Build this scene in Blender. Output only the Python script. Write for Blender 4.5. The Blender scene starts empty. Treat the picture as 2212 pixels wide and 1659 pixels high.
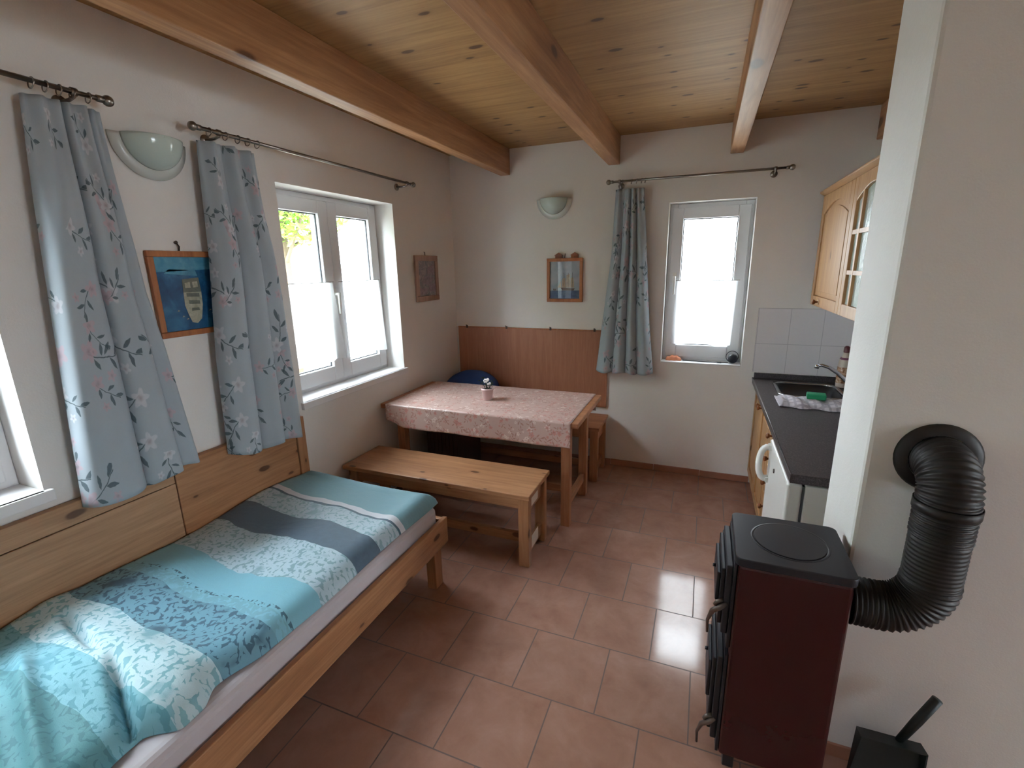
import bpy, bmesh, math, random
from mathutils import Vector, Matrix
random.seed(7)
C = bpy.context.scene.collection
SC = bpy.context.scene
R = math.radians

# ------------------------------------------------------------------ camera, world, exposure
def make_camera():
    yaw, pit, rol, f = 0.385643654, -0.242262254, -0.0194886573, 1020.5462
    cy, sy, cp, sp = math.cos(yaw), math.sin(yaw), math.cos(pit), math.sin(pit)
    fw = Vector((-sy * cp, cy * cp, sp)); r = Vector((cy, sy, 0)); u = r.cross(fw)
    c, s = math.cos(rol), math.sin(rol)
    r2 = c * r + s * u; u2 = -s * r + c * u
    cam = bpy.data.cameras.new('camera'); o = bpy.data.objects.new('camera', cam); C.objects.link(o)
    m = Matrix((r2, u2, -fw)).transposed().to_4x4()
    m.translation = Vector((2.05878905, -3.77807610, 1.64357941))
    o.matrix_world = m
    cam.sensor_fit = 'HORIZONTAL'; cam.sensor_width = 36.0; cam.lens = 36.0 * f / 2212.0
    cam.clip_start = 0.02
    SC.camera = o
make_camera()

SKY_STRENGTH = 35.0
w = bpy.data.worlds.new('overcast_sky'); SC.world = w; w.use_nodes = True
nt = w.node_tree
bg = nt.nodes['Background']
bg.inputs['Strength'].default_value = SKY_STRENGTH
tc = nt.nodes.new('ShaderNodeTexCoord'); nz = nt.nodes.new('ShaderNodeTexNoise')
nz.inputs['Scale'].default_value = 2.0; nz.inputs['Detail'].default_value = 4.0
rp = nt.nodes.new('ShaderNodeValToRGB')
rp.color_ramp.elements[0].color = (0.76, 0.90, 1.0, 1); rp.color_ramp.elements[1].color = (0.89, 0.96, 1.0, 1)
nt.links.new(tc.outputs['Generated'], nz.inputs['Vector']); nt.links.new(nz.outputs['Fac'], rp.inputs['Fac'])
nt.links.new(rp.outputs['Color'], bg.inputs['Color'])
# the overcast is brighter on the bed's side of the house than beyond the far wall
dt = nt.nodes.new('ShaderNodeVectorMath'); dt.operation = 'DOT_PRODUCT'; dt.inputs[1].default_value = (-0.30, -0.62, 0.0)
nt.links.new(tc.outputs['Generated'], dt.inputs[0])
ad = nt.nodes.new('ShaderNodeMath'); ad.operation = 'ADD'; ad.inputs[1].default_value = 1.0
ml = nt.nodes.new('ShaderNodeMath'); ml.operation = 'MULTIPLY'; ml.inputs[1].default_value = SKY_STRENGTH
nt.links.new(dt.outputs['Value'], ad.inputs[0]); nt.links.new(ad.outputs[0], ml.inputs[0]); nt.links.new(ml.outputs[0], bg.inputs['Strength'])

SC.view_settings.view_transform = 'Standard'
SC.view_settings.look = 'None'
SC.view_settings.exposure = 0.0
SC.view_settings.gamma = 1.0
SC.view_settings.use_curve_mapping = False
SC.cycles.use_denoising = True
SC.cycles.max_bounces = 14; SC.cycles.diffuse_bounces = 8; SC.cycles.glossy_bounces = 5
SC.cycles.transmission_bounces = 8; SC.cycles.transparent_max_bounces = 16
SC.cycles.caustics_reflective = False; SC.cycles.caustics_refractive = False
SC.cycles.sample_clamp_indirect = 6.0

# ------------------------------------------------------------------ colour and node helpers
def srgb(r, g, b):
    f = lambda v: (v / 255 / 12.92) if v / 255 <= 0.04045 else ((v / 255 + 0.055) / 1.055) ** 2.4
    return (f(r), f(g), f(b), 1.0)

class G:
    def __init__(s, name):
        s.m = bpy.data.materials.new(name); s.m.use_nodes = True
        s.t = s.m.node_tree; s.t.nodes.clear()
        s.out = s.t.nodes.new('ShaderNodeOutputMaterial')
    def n(s, ty, **kw):
        nd = s.t.nodes.new(ty)
        for k, v in kw.items(): setattr(nd, k, v)
        return nd
    def set(s, sock, v):
        if v is None: return
        if isinstance(v, bpy.types.NodeSocket): s.t.links.new(v, sock)
        else:
            try: sock.default_value = v
            except Exception: sock.default_value = (v[0], v[1], v[2])
    def m_(s, op, a, b=None, c=None, clamp=False):
        nd = s.n('ShaderNodeMath', operation=op, use_clamp=clamp)
        s.set(nd.inputs[0], a); s.set(nd.inputs[1], b); s.set(nd.inputs[2], c)
        return nd.outputs[0]
    def v_(s, op, a, b=None):
        nd = s.n('ShaderNodeVectorMath', operation=op)
        s.set(nd.inputs[0], a); s.set(nd.inputs[1], b)
        return nd.outputs[0]
    def scale(s, v, k):
        nd = s.n('ShaderNodeVectorMath', operation='SCALE'); s.set(nd.inputs[0], v); s.set(nd.inputs['Scale'], k)
        return nd.outputs[0]
    def coord(s, which='Object'):
        return s.n('ShaderNodeTexCoord').outputs[which]
    def sep(s, v):
        nd = s.n('ShaderNodeSeparateXYZ'); s.set(nd.inputs[0], v); return nd.outputs[0], nd.outputs[1], nd.outputs[2]
    def comb(s, x=0.0, y=0.0, z=0.0):
        nd = s.n('ShaderNodeCombineXYZ'); s.set(nd.inputs[0], x); s.set(nd.inputs[1], y); s.set(nd.inputs[2], z); return nd.outputs[0]
    def noise(s, vec, scale, detail=3.0, rough=0.55, dist=0.0, col=False):
        nd = s.n('ShaderNodeTexNoise'); s.set(nd.inputs['Vector'], vec); s.set(nd.inputs['Scale'], scale)
        s.set(nd.inputs['Detail'], detail); s.set(nd.inputs['Roughness'], rough); s.set(nd.inputs['Distortion'], dist)
        return nd.outputs['Color' if col else 'Fac']
    def voro(s, vec, scale, rand=1.0, dims='3D'):
        nd = s.n('ShaderNodeTexVoronoi', voronoi_dimensions=dims); s.set(nd.inputs['Vector'], vec)
        s.set(nd.inputs['Scale'], scale); s.set(nd.inputs['Randomness'], rand)
        return nd.outputs
    def mix(s, fac, a, b, mode='MIX'):
        nd = s.n('ShaderNodeMix', data_type='RGBA', blend_type=mode)
        s.set(nd.inputs[0], fac); s.set(nd.inputs[6], a); s.set(nd.inputs[7], b)
        return nd.outputs[2]
    def ramp(s, fac, stops, interp='LINEAR'):
        nd = s.n('ShaderNodeValToRGB'); cr = nd.color_ramp; cr.interpolation = interp
        while len(cr.elements) < len(stops): cr.elements.new(0.5)
        for e, (p, c) in zip(cr.elements, stops):
            e.position = p; e.color = c if not isinstance(c, (int, float)) else (c, c, c, 1)
        s.set(nd.inputs[0], fac); return nd.outputs[0]
    def smooth(s, x, a, b):      # 0 below a, 1 above b
        nd = s.n('ShaderNodeMapRange', interpolation_type='SMOOTHSTEP')
        s.set(nd.inputs[0], x); s.set(nd.inputs[1], a); s.set(nd.inputs[2], b); s.set(nd.inputs[3], 0.0); s.set(nd.inputs[4], 1.0)
        return nd.outputs[0]
    def bump(s, h, strength=0.3, dist=0.01):
        nd = s.n('ShaderNodeBump'); s.set(nd.inputs['Height'], h); nd.inputs['Strength'].default_value = strength
        nd.inputs['Distance'].default_value = dist; return nd.outputs[0]
    def pbr(s, col, rough=0.5, metal=0.0, normal=None, spec=0.5, extra=None):
        p = s.n('ShaderNodeBsdfPrincipled')
        s.set(p.inputs['Base Color'], col); s.set(p.inputs['Roughness'], rough); s.set(p.inputs['Metallic'], metal)
        s.set(p.inputs['Specular IOR Level'], spec)
        if normal is not None: s.t.links.new(normal, p.inputs['Normal'])
        for k, v in (extra or {}).items(): s.set(p.inputs[k], v)
        return p.outputs[0]
    def done(s, shader):
        s.t.links.new(shader, s.out.inputs[0]); return s.m

def plain(name, col, rough=0.5, metal=0.0, spec=0.5, var=0.06):
    g = G(name); o = g.coord()
    f = g.noise(o, 14.0, 3)
    c = g.mix(g.m_('MULTIPLY', f, var * 2), col, (col[0] * 0.6, col[1] * 0.6, col[2] * 0.6, 1))
    return g.done(g.pbr(c, rough, metal, spec=spec))

def plaster(name, col):
    g = G(name); o = g.coord()
    big = g.noise(o, 1.3, 3); fine = g.noise(o, 160.0, 3); mid = g.noise(o, 22.0, 4)
    c = g.mix(g.smooth(big, 0.3, 0.7), col, (col[0] * 0.95, col[1] * 0.955, col[2] * 0.95, 1))
    h = g.m_('ADD', g.m_('MULTIPLY', fine, 0.5), mid)
    return g.done(g.pbr(c, 0.85, normal=g.bump(h, 0.25, 0.004), spec=0.2))

def wood(name, light, mid, dark, axis='x', rough=0.45, knots=0.5, kscale=5.0, grain=1.0, kcol=None):
    g = G(name); o = g.coord()
    st = {'x': (0.06, 1, 1), 'y': (1, 0.06, 1), 'z': (1, 1, 0.06)}[axis]
    v = g.v_('MULTIPLY', o, st)
    w1 = g.noise(v, 26.0 * grain, 4, 0.6, 0.8)
    w2 = g.noise(v, 90.0 * grain, 3, 0.6, 0.3)
    w3 = g.noise(g.v_('MULTIPLY', o, tuple(0.5 if a < 1 else 1 for a in st)), 2.2, 2)
    f = g.m_('ADD', g.m_('MULTIPLY', w1, 0.62), g.m_('MULTIPLY', w2, 0.38))
    col = g.ramp(f, [(0.32, dark), (0.5, mid), (0.68, light)])
    col = g.mix(g.m_('MULTIPLY', w3, 0.35), col, mid)
    if knots > 0:
        x_, y_, z_ = g.sep(o); al, s1, s2 = {'x': (x_, y_, z_), 'y': (y_, x_, z_), 'z': (z_, x_, y_)}[axis]
        vo = g.voro(g.v_('ADD', g.comb(g.m_('MULTIPLY', al, 0.45), g.m_('ADD', s1, s2), 0.0), g.scale(g.noise(o, 12.0, 2, col=True), 0.012)), kscale, 1.0, '2D')
        d, pick = vo['Distance'], g.sep(vo['Color'])[0]
        size = g.m_('ADD', 0.034, g.m_('MULTIPLY', g.m_('SUBTRACT', pick, 1.0 - knots), 0.16))
        km = g.smooth(g.m_('SUBTRACT', d, size), 0.03, -0.012)
        halo = g.smooth(g.m_('SUBTRACT', d, size), 0.12, 0.0)
        kc = kcol or (dark[0] * 0.35, dark[1] * 0.3, dark[2] * 0.3, 1)
        on = g.m_('GREATER_THAN', pick, 1.0 - knots)
        col = g.mix(g.m_('MULTIPLY', g.m_('MULTIPLY', halo, 0.45), on), col, dark)
        col = g.mix(g.m_('MULTIPLY', g.m_('MULTIPLY', km, 0.9), on), col, kc)
    return g.done(g.pbr(col, rough, normal=g.bump(f, 0.12, 0.003), spec=0.4))

# ------------------------------------------------------------------ mesh helpers
ORG = {}
class MB:
    def __init__(s): s.v = []; s.f = []; s.mi = []; s.sm = []; s.uv = {}
    def add(s, vs, fs, mi=0, smooth=False, uvs=None):
        k = len(s.v); s.v += [tuple(p) for p in vs]
        for i, f in enumerate(fs):
            s.f.append([k + q for q in f]); s.mi.append(mi); s.sm.append(smooth)
        if uvs:
            for i, u in enumerate(uvs): s.uv[k + i] = u
        return s
    def box(s, x0, x1, y0, y1, z0, z1, mi=0):
        x0, x1 = min(x0, x1), max(x0, x1); y0, y1 = min(y0, y1), max(y0, y1); z0, z1 = min(z0, z1), max(z0, z1)
        vs = [(x0, y0, z0), (x1, y0, z0), (x1, y1, z0), (x0, y1, z0), (x0, y0, z1), (x1, y0, z1), (x1, y1, z1), (x0, y1, z1)]
        return s.add(vs, [(0, 3, 2, 1), (4, 5, 6, 7), (0, 1, 5, 4), (1, 2, 6, 5), (2, 3, 7, 6), (3, 0, 4, 7)], mi)
    def obox(s, c, ax, ay, az, mi=0):     # oriented box: centre, three half vectors
        c, ax, ay, az = map(Vector, (c, ax, ay, az)); vs = []
        for k in (-1, 1):
            for i, j in ((-1, -1), (1, -1), (1, 1), (-1, 1)): vs.append(c + ax * i + ay * j + az * k)
        return s.add(vs, [(0, 3, 2, 1), (4, 5, 6, 7), (0, 1, 5, 4), (1, 2, 6, 5), (2, 3, 7, 6), (3, 0, 4, 7)], mi)
    def tube(s, pts, r, n=12, caps=True, mi=0, smooth=True):
        pts = [Vector(p) for p in pts]; rs = r if isinstance(r, (list, tuple)) else [r] * len(pts)
        rings = []; nrm = None
        for i, p in enumerate(pts):
            t = (pts[min(i + 1, len(pts) - 1)] - pts[max(i - 1, 0)]).normalized()
            if nrm is None:
                a = Vector((0, 0, 1)) if abs(t.z) < 0.9 else Vector((1, 0, 0)); nrm = t.cross(a).normalized()
            else:
                nrm = (nrm - t * nrm.dot(t)).normalized()
            b = t.cross(nrm)
            rings.append([p + (nrm * math.cos(2 * math.pi * k / n) + b * math.sin(2 * math.pi * k / n)) * rs[i] for k in range(n)])
        vs = [q for g_ in rings for q in g_]; fs = []
        for i in range(len(rings) - 1):
            for k in range(n):
                fs.append((i * n + k, i * n + (k + 1) % n, (i + 1) * n + (k + 1) % n, (i + 1) * n + k))
        if caps: fs += [tuple(range(n))[::-1], tuple((len(rings) - 1) * n + k for k in range(n))]
        return s.add(vs, fs, mi, smooth)
    def lathe(s, c, prof, n=28, axis='z', mi=0, smooth=True, a0=0.0, a1=2 * math.pi):
        c = Vector(c); full = abs(a1 - a0 - 2 * math.pi) < 1e-6; m = n if full else n + 1; vs = []; fs = []
        for (r, h) in prof:
            for k in range(m):
                a = a0 + (a1 - a0) * k / n; x, y = r * math.cos(a), r * math.sin(a)
                vs.append(c + Vector({'z': (x, y, h), 'y': (x, h, y), 'x': (h, x, y)}[axis]))
        for i in range(len(prof) - 1):
            for k in range(n):
                k2 = (k + 1) % m
                fs.append((i * m + k, i * m + k2, (i + 1) * m + k2, (i + 1) * m + k))
        return s.add(vs, fs, mi, smooth)
    def ball(s, c, r, n=16, mi=0, sq=(1, 1, 1)):
        vs = []; fs = []; c = Vector(c); m = n // 2
        for i in range(m + 1):
            for k in range(n):
                t, a = math.pi * i / m, 2 * math.pi * k / n
                vs.append(c + Vector((r * sq[0] * math.sin(t) * math.cos(a), r * sq[1] * math.sin(t) * math.sin(a), r * sq[2] * math.cos(t))))
        for i in range(m):
            for k in range(n): fs.append((i * n + k, (i + 1) * n + k, (i + 1) * n + (k + 1) % n, i * n + (k + 1) % n))
        return s.add(vs, fs, mi, True)
    def grid(s, fn, nu, nv, mi=0, smooth=True, uv=None):
        vs = []; uvs = []
        for j in range(nv + 1):
            for i in range(nu + 1):
                vs.append(fn(i / nu, j / nv)); uvs.append(uv(i / nu, j / nv) if uv else (i / nu, j / nv))
        fs = [(j * (nu + 1) + i, j * (nu + 1) + i + 1, (j + 1) * (nu + 1) + i + 1, (j + 1) * (nu + 1) + i) for j in range(nv) for i in range(nu)]
        return s.add(vs, fs, mi, smooth, uvs)
    def prism(s, poly, d, mi=0):          # closed polygon (3-D points) pushed along d
        d = Vector(d); n = len(poly); a = [Vector(p) for p in poly]; b = [p + d for p in a]
        fs = [tuple(range(n))[::-1], tuple(range(n, 2 * n))] + [(i, (i + 1) % n, n + (i + 1) % n, n + i) for i in range(n)]
        return s.add(a + b, fs, mi)
    def build(s, name, mat, parent=None, bevel=0.0, thick=0.0, sub=0, fix=True):
        org = ORG.get(parent.name, Vector((0, 0, 0))) if parent else Vector((0, 0, 0))
        me = bpy.data.meshes.new(name)
        me.from_pydata([tuple(Vector(p) - org) for p in s.v], [], s.f)
        mats = mat if isinstance(mat, (list, tuple)) else [mat]
        for m in mats: me.materials.append(m)
        me.polygons.foreach_set('material_index', s.mi); me.polygons.foreach_set('use_smooth', s.sm)
        if s.uv:
            ul = me.uv_layers.new(name='UVMap')
            for l in me.loops: ul.data[l.index].uv = s.uv.get(l.vertex_index, (0, 0))
        me.update()
        if fix:
            bm = bmesh.new(); bm.from_mesh(me); bmesh.ops.recalc_face_normals(bm, faces=bm.faces); bm.to_mesh(me); bm.free()
        o = bpy.data.objects.new(name, me); C.objects.link(o)
        if parent: o.parent = parent
        ORG[o.name] = org
        if thick:
            md = o.modifiers.new('thickness', 'SOLIDIFY'); md.thickness = thick; md.offset = 0
        if bevel:
            md = o.modifiers.new('bevel', 'BEVEL'); md.width = bevel; md.segments = 2; md.limit_method = 'ANGLE'; md.angle_limit = R(40)
        if sub:
            md = o.modifiers.new('sub', 'SUBSURF'); md.levels = sub; md.render_levels = sub
        return o

def thing(name, label, cat, loc, group=None, kind=None):
    o = bpy.data.objects.new(name, None); C.objects.link(o); o.location = loc; o.empty_display_size = 0.05
    ORG[o.name] = Vector(loc)
    return tag(o, label, cat, group, kind)
def tag(o, label=None, cat=None, group=None, kind=None):
    if label: o['label'] = label
    if cat: o['category'] = cat
    if group: o['group'] = group
    if kind: o['kind'] = kind
    return o
def struct(o, label, cat):
    return tag(o, label, cat, kind='structure')
def lerp(a, b, t): return a + (b - a) * t
def sstep(a, b, x):
    t = min(1, max(0, (x - a) / (b - a))); return t * t * (3 - 2 * t)

# ------------------------------------------------------------------ materials
def print_fabric(name, base, petal_a, petal_b, leaf, k=1.0, thr=0.2, rough=0.8, translucent=0.0, amount=1.0):
    """cloth printed with sprigs: a stem with narrow leaves and five-petalled blossoms, each turned at random"""
    g = G(name); uv = g.coord('UV')
    wob = g.scale(g.v_('SUBTRACT', g.noise(uv, 26.0, 2, col=True), (0.5, 0.5, 0.5)), 0.012)
    p = g.v_('ADD', g.scale(uv, k), wob)
    col = g.mix(g.noise(uv, 5.0, 3), base, (base[0] * 0.84, base[1] * 0.86, base[2] * 0.88, 1))
    lc = g.mix(g.noise(uv, 90.0, 2), leaf, (leaf[0] * 2.0, leaf[1] * 2.0, leaf[2] * 2.0, 1))
    def motif(scale, off, s, col):
        q = g.v_('ADD', p, off); vo = g.voro(q, scale, 0.55, '2D')
        x, y, _ = g.sep(g.v_('SUBTRACT', q, vo['Position'])); a, b, c = g.sep(vo['Color'])
        th = g.m_('MULTIPLY', a, 6.283); cs, sn = g.m_('COSINE', th), g.m_('SINE', th)
        u = g.m_('ADD', g.m_('MULTIPLY', x, cs), g.m_('MULTIPLY', y, sn)); v = g.m_('SUBTRACT', g.m_('MULTIPLY', y, cs), g.m_('MULTIPLY', x, sn))
        on = g.m_('GREATER_THAN', b, thr)
        bend = g.m_('SUBTRACT', v, g.m_('MULTIPLY', g.m_('MULTIPLY', u, u), 2.0 / s))
        mk = g.m_('MULTIPLY', g.smooth(g.m_('ABSOLUTE', bend), 0.0024 * s, 0.0010 * s), g.smooth(g.m_('ABSOLUTE', u), 0.066 * s, 0.06 * s))
        for (cx, cy, an, L, W) in ((0.058, 0.018, 0.5, 0.027, 0.0085), (0.030, -0.018, -0.8, 0.025, 0.0080), (0.006, 0.024, 1.0, 0.023, 0.0075), (-0.030, -0.018, -1.0, 0.020, 0.0070)):
            du, dv = g.m_('SUBTRACT', u, cx * s), g.m_('SUBTRACT', v, cy * s); ca, sa = math.cos(an), math.sin(an)
            uu = g.m_('ADD', g.m_('MULTIPLY', du, ca), g.m_('MULTIPLY', dv, sa)); vv = g.m_('SUBTRACT', g.m_('MULTIPLY', dv, ca), g.m_('MULTIPLY', du, sa))
            t = g.m_('DIVIDE', uu, L * s)
            wd = g.m_('MULTIPLY', g.m_('SUBTRACT', 1.0, g.m_('MULTIPLY', t, t)), W * s)
            mk = g.m_('MAXIMUM', mk, g.smooth(g.m_('SUBTRACT', wd, g.m_('ABSOLUTE', vv)), 0.0, 0.0022 * s))
        col = g.mix(g.m_('MULTIPLY', g.m_('MULTIPLY', mk, on), 0.85 * amount), col, lc)
        pc0 = g.mix(g.m_('GREATER_THAN', c, 0.5), petal_a, petal_b)
        for (bx, by, rad) in ((-0.056, 0.016, 0.034), (0.012, -0.050, 0.020)):
            du, dv = g.m_('SUBTRACT', u, bx * s), g.m_('SUBTRACT', v, by * s)
            r = g.m_('SQRT', g.m_('ADD', g.m_('MULTIPLY', du, du), g.m_('MULTIPLY', dv, dv)))
            rr = g.m_('MULTIPLY', g.m_('ADD', 0.8, g.m_('MULTIPLY', g.m_('COSINE', g.m_('MULTIPLY', g.m_('ARCTAN2', dv, du), 5.0)), 0.2)), rad * s)
            m2 = g.smooth(g.m_('SUBTRACT', rr, r), -0.001, 0.006 * s)
            pc = g.mix(g.m_('MULTIPLY', g.smooth(r, rad * 0.45 * s, 0.0), 0.7), pc0, (petal_b[0] * 0.45, petal_b[1] * 0.35, petal_b[2] * 0.4, 1))
            pc = g.mix(g.m_('MULTIPLY', g.noise(uv, 75.0, 3), 0.7), pc, base)
            col = g.mix(g.m_('MULTIPLY', g.m_('MULTIPLY', m2, on), 0.85 * amount), col, pc)
        return col
    col = motif(5.6, (0.0, 0.0, 0.0), 1.0, col)
    col = motif(7.6, (3.31, 1.73, 0.0), 0.72, col)
    weave = g.noise(uv, 380.0, 2)
    sh = g.pbr(col, rough, normal=g.bump(weave, 0.15, 0.002), spec=0.25 if rough > 0.6 else 0.5)
    if translucent:
        tr = g.n('ShaderNodeBsdfTranslucent'); g.set(tr.inputs[0], col)
        mx = g.n('ShaderNodeMixShader'); mx.inputs[0].default_value = translucent
        g.t.links.new(sh, mx.inputs[1]); g.t.links.new(tr.outputs[0], mx.inputs[2]); sh = mx.outputs[0]
    return g.done(sh)

def glass_pane(name, tint=(1, 1, 1, 1), refl=1.0):
    g = G(name)
    lw = g.n('ShaderNodeLayerWeight')
    fr = g.m_('ADD', 0.04, g.m_('MULTIPLY', g.m_('POWER', lw.outputs['Facing'], 5.0), 0.9))
    tr = g.n('ShaderNodeBsdfTransparent'); tr.inputs[0].default_value = tint
    gl = g.n('ShaderNodeBsdfGlossy'); gl.inputs['Roughness'].default_value = 0.02
    mx = g.n('ShaderNodeMixShader'); g.set(mx.inputs[0], g.m_('MULTIPLY', fr, refl))
    g.t.links.new(tr.outputs[0], mx.inputs[1]); g.t.links.new(gl.outputs[0], mx.inputs[2])
    return g.done(mx.outputs[0])

def sheer(name):
    g = G(name); uv = g.coord('UV')
    vo = g.voro(uv, 9.0, 0.6, '2D')
    ring = g.m_('MULTIPLY', g.smooth(vo['Distance'], 0.16, 0.2), g.smooth(vo['Distance'], 0.3, 0.26))
    on = g.m_('MULTIPLY', ring, g.m_('GREATER_THAN', g.sep(vo['Color'])[1], 0.72))
    df = g.n('ShaderNodeBsdfDiffuse'); g.set(df.inputs[0], g.mix(on, (0.9, 0.91, 0.93, 1), (0.62, 0.63, 0.66, 1)))
    tl = g.n('ShaderNodeBsdfTranslucent'); g.set(tl.inputs[0], g.mix(on, (0.92, 0.93, 0.95, 1), (0.4, 0.4, 0.43, 1)))
    tp = g.n('ShaderNodeBsdfTransparent')
    m1 = g.n('ShaderNodeMixShader'); m1.inputs[0].default_value = 0.6
    g.t.links.new(df.outputs[0], m1.inputs[1]); g.t.links.new(tl.outputs[0], m1.inputs[2])
    m2 = g.n('ShaderNodeMixShader'); g.set(m2.inputs[0], g.m_('MULTIPLY', g.m_('SUBTRACT', 1.0, on), 0.38))
    g.t.links.new(m1.outputs[0], m2.inputs[1]); g.t.links.new(tp.outputs[0], m2.inputs[2])
    return g.done(m2.outputs[0])

def floor_tiles():
    g = G('terracotta_floor_tile'); o = g.coord()
    v = g.v_('ADD', o, (-1.617 + 20 * 0.333, 1.346 + 30 * 0.333 + 0.333, 0))
    br = g.n('ShaderNodeTexBrick', offset=0.5, offset_frequency=2, squash=1.0)
    g.set(br.inputs['Vector'], v); br.inputs['Scale'].default_value = 1.0
    br.inputs['Brick Width'].default_value = 0.333; br.inputs['Row Height'].default_value = 0.333
    br.inputs['Mortar Size'].default_value = 0.0028; br.inputs['Mortar Smooth'].default_value = 0.25; br.inputs['Bias'].default_value = 0.0
    br.inputs['Color1'].default_value = (0.0, 0.0, 0.0, 1); br.inputs['Color2'].default_value = (1, 1, 1, 1)
    br.inputs['Mortar'].default_value = (0.5, 0.5, 0.5, 1)
    mort = br.outputs['Fac']
    per = g.sep(br.outputs['Color'])[0]
    mot = g.noise(g.v_('ADD', o, g.comb(g.m_('MULTIPLY', per, 7.0), 0.0, 0.0)), 6.5, 5, 0.6, 0.4)
    fine = g.noise(o, 60.0, 3)
    c = g.ramp(mot, [(0.28, srgb(148, 110, 95)), (0.5, srgb(163, 125, 109)), (0.72, srgb(175, 139, 124))])
    c = g.mix(g.m_('MULTIPLY', g.m_('SUBTRACT', per, 0.3), 0.25, clamp=True), c, srgb(164, 124, 108))
    c = g.mix(g.m_('MULTIPLY', fine, 0.14), c, srgb(138, 100, 86))
    c = g.mix(mort, c, srgb(104, 84, 78))
    rough = g.m_('ADD', g.m_('ADD', 0.07, g.m_('MULTIPLY', mot, 0.09)), g.m_('MULTIPLY', mort, 0.35))
    h = g.m_('ADD', g.m_('SUBTRACT', 1.0, mort), g.m_('MULTIPLY', mot, 0.15))
    return g.done(g.pbr(c, rough, normal=g.bump(h, 0.25, 0.002), spec=0.5))

def backsplash():
    g = G('white_wall_tile'); x, y, z = g.sep(g.coord())
    br = g.n('ShaderNodeTexBrick', offset=0.0, offset_frequency=2)
    g.set(br.inputs['Vector'], g.comb(g.m_('ADD', g.m_('SUBTRACT', g.m_('ADD', x, y), 2.615), 4.0), g.m_('ADD', g.m_('SUBTRACT', z, 1.08), 5.0), 0.0))
    br.inputs['Scale'].default_value = 1.0; br.inputs['Brick Width'].default_value = 0.2; br.inputs['Row Height'].default_value = 0.25
    br.inputs['Mortar Size'].default_value = 0.002; br.inputs['Mortar Smooth'].default_value = 0.2
    fac = br.outputs['Fac']
    c = g.mix(fac, srgb(232, 230, 234), srgb(202, 200, 206))
    return g.done(g.pbr(c, 0.22, normal=g.bump(g.m_('SUBTRACT', 1.0, fac), 0.4, 0.002)))

def worktop_mat():
    g = G('dark_speckled_laminate'); o = g.coord()
    n1 = g.noise(o, 190.0, 2); n2 = g.noise(o, 7.0, 3)
    c = g.ramp(n1, [(0.35, srgb(44, 40, 43)), (0.55, srgb(70, 64, 66)), (0.72, srgb(100, 94, 96))])
    c = g.mix(g.m_('MULTIPLY', n2, 0.3), c, srgb(52, 46, 48))
    return g.done(g.pbr(c, 0.38))

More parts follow.
